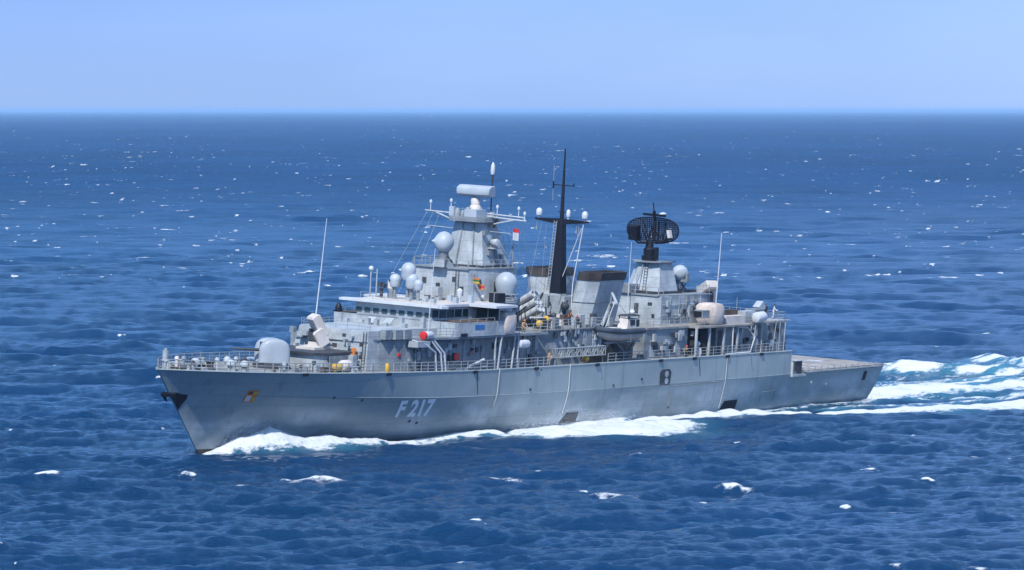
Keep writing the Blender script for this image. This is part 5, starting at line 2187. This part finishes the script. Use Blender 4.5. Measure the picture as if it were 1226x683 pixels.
def sea_mat():
    m, nt, b = new_mat('sea_water')
    geo = nt.nodes.new('ShaderNodeNewGeometry')
    pos = geo.outputs['Position']
    fo = nt.nodes.new('ShaderNodeAttribute')
    fo.attribute_name = 'foam'
    ch = nt.nodes.new('ShaderNodeAttribute')
    ch.attribute_name = 'churn'

    def mapd(scale):
        mm_ = nt.nodes.new('ShaderNodeMapping')
        mm_.inputs['Scale'].default_value = scale
        nt.links.new(pos, mm_.inputs['Vector'])
        return mm_.outputs['Vector']
    rot = nt.nodes.new('ShaderNodeMapping')
    rot.inputs['Rotation'].default_value = (0, 0, -YAW)
    nt.links.new(pos, rot.inputs['Vector'])
    st_ = nt.nodes.new('ShaderNodeMapping')
    st_.inputs['Scale'].default_value = (.42, 1.0, 1.0)
    nt.links.new(rot.outputs['Vector'], st_.inputs['Vector'])
    nfoam = noise(nt, st_.outputs['Vector'], 1.25, 8, .7)
    big = noise(nt, mapd((.012, .006, .01)), 1.0, 3)
    paws = noise(nt, mapd((.0016, .0005, .001)), 1.0, 6, .62)
    deep = mixc(nt, smooth(nt, math_(nt, 'MULTIPLY_ADD', paws, .6, math_(nt, 'MULTIPLY', big, .4)), .38, .62), (0.003, 0.032, 0.092), (0.005, 0.047, 0.142))
    water = mixc(nt, math_(nt, 'MULTIPLY', ch.outputs['Fac'], .85, clamp=True), deep, (0.07, 0.28, 0.38))
    fac = smooth(nt, math_(nt, 'ADD', math_(nt, 'MULTIPLY', fo.outputs['Fac'], 1.25), math_(nt, 'MULTIPLY', math_(nt, 'SUBTRACT', nfoam, .5), 2.2)), .42, .92)
    fac = math_(nt, 'MULTIPLY', fac, smooth(nt, fo.outputs['Fac'], .02, .14))
    col = mixc(nt, fac, water, (0.70, 0.735, 0.755))
    nt.links.new(col, b.inputs['Base Color'])
    rgh = nt.nodes.new('ShaderNodeMix')
    nt.links.new(fac, rgh.inputs[0])
    sp_ = nt.nodes.new('ShaderNodeSeparateXYZ')
    nt.links.new(pos, sp_.inputs[0])
    # beyond a kilometre the waves are finer than the mesh: their slopes become roughness
    nt.links.new(math_(nt, 'MULTIPLY_ADD', smooth(nt, sp_.outputs['Y'], 450, 3200), .40, .10), rgh.inputs[2])
    rgh.inputs[3].default_value = .9
    nt.links.new(rgh.outputs[0], b.inputs['Roughness'])
    b.inputs['IOR'].default_value = 1.333
    b.inputs['Specular Tint'].default_value = (.35, .82, 1.0, 1)
    b.inputs['Specular IOR Level'].default_value = .335
    # short ripples, too fine for the mesh
    r1 = noise(nt, mapd((.6, 1.3, 1.0)), 1.9, 6, .68)
    r2 = noise(nt, mapd((.12, .3, .2)), 1.0, 4, .6)
    bp = nt.nodes.new('ShaderNodeBump')
    bp.inputs['Strength'].default_value = 1.0
    bp.inputs['Distance'].default_value = .42
    nt.links.new(r1, bp.inputs['Height'])
    bp2 = nt.nodes.new('ShaderNodeBump')
    bp2.inputs['Strength'].default_value = .6
    bp2.inputs['Distance'].default_value = 1.2
    nt.links.new(r2, bp2.inputs['Height'])
    nt.links.new(bp2.outputs[0], bp.inputs['Normal'])
    nt.links.new(bp.outputs[0], b.inputs['Normal'])
    return m


SEA = sea_mat()
so = sheet('sea', quads[~wk], SEA)
so['kind'] = 'structure'
wo = sheet('wake_foam', quads[wk], SEA)
wo['kind'] = 'stuff'
tag(wo, 'white foam and turquoise churned water along the frigate and in its wake', 'wake')

# ------------------------------------------------------------------ spray: droplets thrown off the bow wave
SPR, nt, b = new_mat('spray_droplets')
b.inputs['Base Color'].default_value = (.9, .93, .95, 1)
b.inputs['Roughness'].default_value = .6
sv_, sf_ = [], []


def drop(c, r):
    k = len(sv_)
    a = rng.normal(size=(4, 3))
    a /= np.linalg.norm(a, axis=1, keepdims=True)
    for q in a:
        sv_.append(tuple(c + q * r))
    sf_.extend([(k, k + 1, k + 2), (k, k + 1, k + 3), (k, k + 2, k + 3), (k + 1, k + 2, k + 3)])


def wp(s, p, h):
    a = 65 - s
    return np.array([SX + fx_ * a + px_ * p, SY + fy_ * a + py_ * p, h])


for k in range(24000):
    t = rng.beta(1.6, 2.6)
    s = 9.5 + t * 17
    top = 3.0 * math.exp(-((s - 13.5) / 3.6) ** 2) + .8
    h = .2 + top * rng.random() ** 1.6 * rng.random() ** .5
    sg = 1 if rng.random() < .8 else -1
    p = (breadth(s, h) + .15 + rng.exponential(.6)) * sg
    drop(wp(s, p, h), rng.uniform(.012, .036))
for k in range(7000):
    t = rng.random()
    s = 54 + t * 23
    h = .6 + (.6 + 1.3 * math.sin(PI * min(1, t * 1.1))) * rng.random() ** 2
    p = 7.8 + rng.random() * 4.6
    drop(wp(s, p, h), rng.uniform(.012, .036))
for k in range(1400):
    t = rng.random()
    s = 138 + t * 12
    drop(wp(s, rng.normal() * 3.2 - 1, .3 + 1.5 * rng.random() ** 2), rng.uniform(.03, .1))
me = bpy.data.meshes.new('spray')
me.from_pydata(sv_, [], sf_)
me.materials.append(SPR)
spo = bpy.data.objects.new('spray', me)
COL.objects.link(spo)
spo['kind'] = 'stuff'
tag(spo, 'fine white spray flying off the bow wave against the grey hull', 'spray')

# ------------------------------------------------------------------ haze over the sea
hm = bpy.data.materials.new('sea_haze')
hm.use_nodes = True
hm.node_tree.nodes.clear()
ho = hm.node_tree.nodes.new('ShaderNodeOutputMaterial')
hv = hm.node_tree.nodes.new('ShaderNodeVolumePrincipled')
hv.inputs['Color'].default_value = (0.48, 0.74, 1.0, 1)
hv.inputs['Density'].default_value = 2.6e-5
hv.inputs['Anisotropy'].default_value = 0.0
hm.node_tree.links.new(hv.outputs[0], ho.inputs['Volume'])
hx, h0, h1 = 1300000.0, -4.0, 44.0
hme = bpy.data.meshes.new('haze')
hme.from_pydata([(x, y, z) for z in (h0, h1) for y in (-2000, 400000) for x in (-hx, hx)], [],
                [(0, 2, 3, 1), (4, 5, 7, 6), (0, 1, 5, 4), (2, 6, 7, 3), (0, 4, 6, 2), (1, 3, 7, 5)])
hme.materials.append(hm)
hz_ = bpy.data.objects.new('haze', hme)
COL.objects.link(hz_)
hz_['kind'] = 'stuff'
tag(hz_, 'thin blue haze over the sea towards the horizon', 'haze')
scene.cycles.volume_bounces = 1
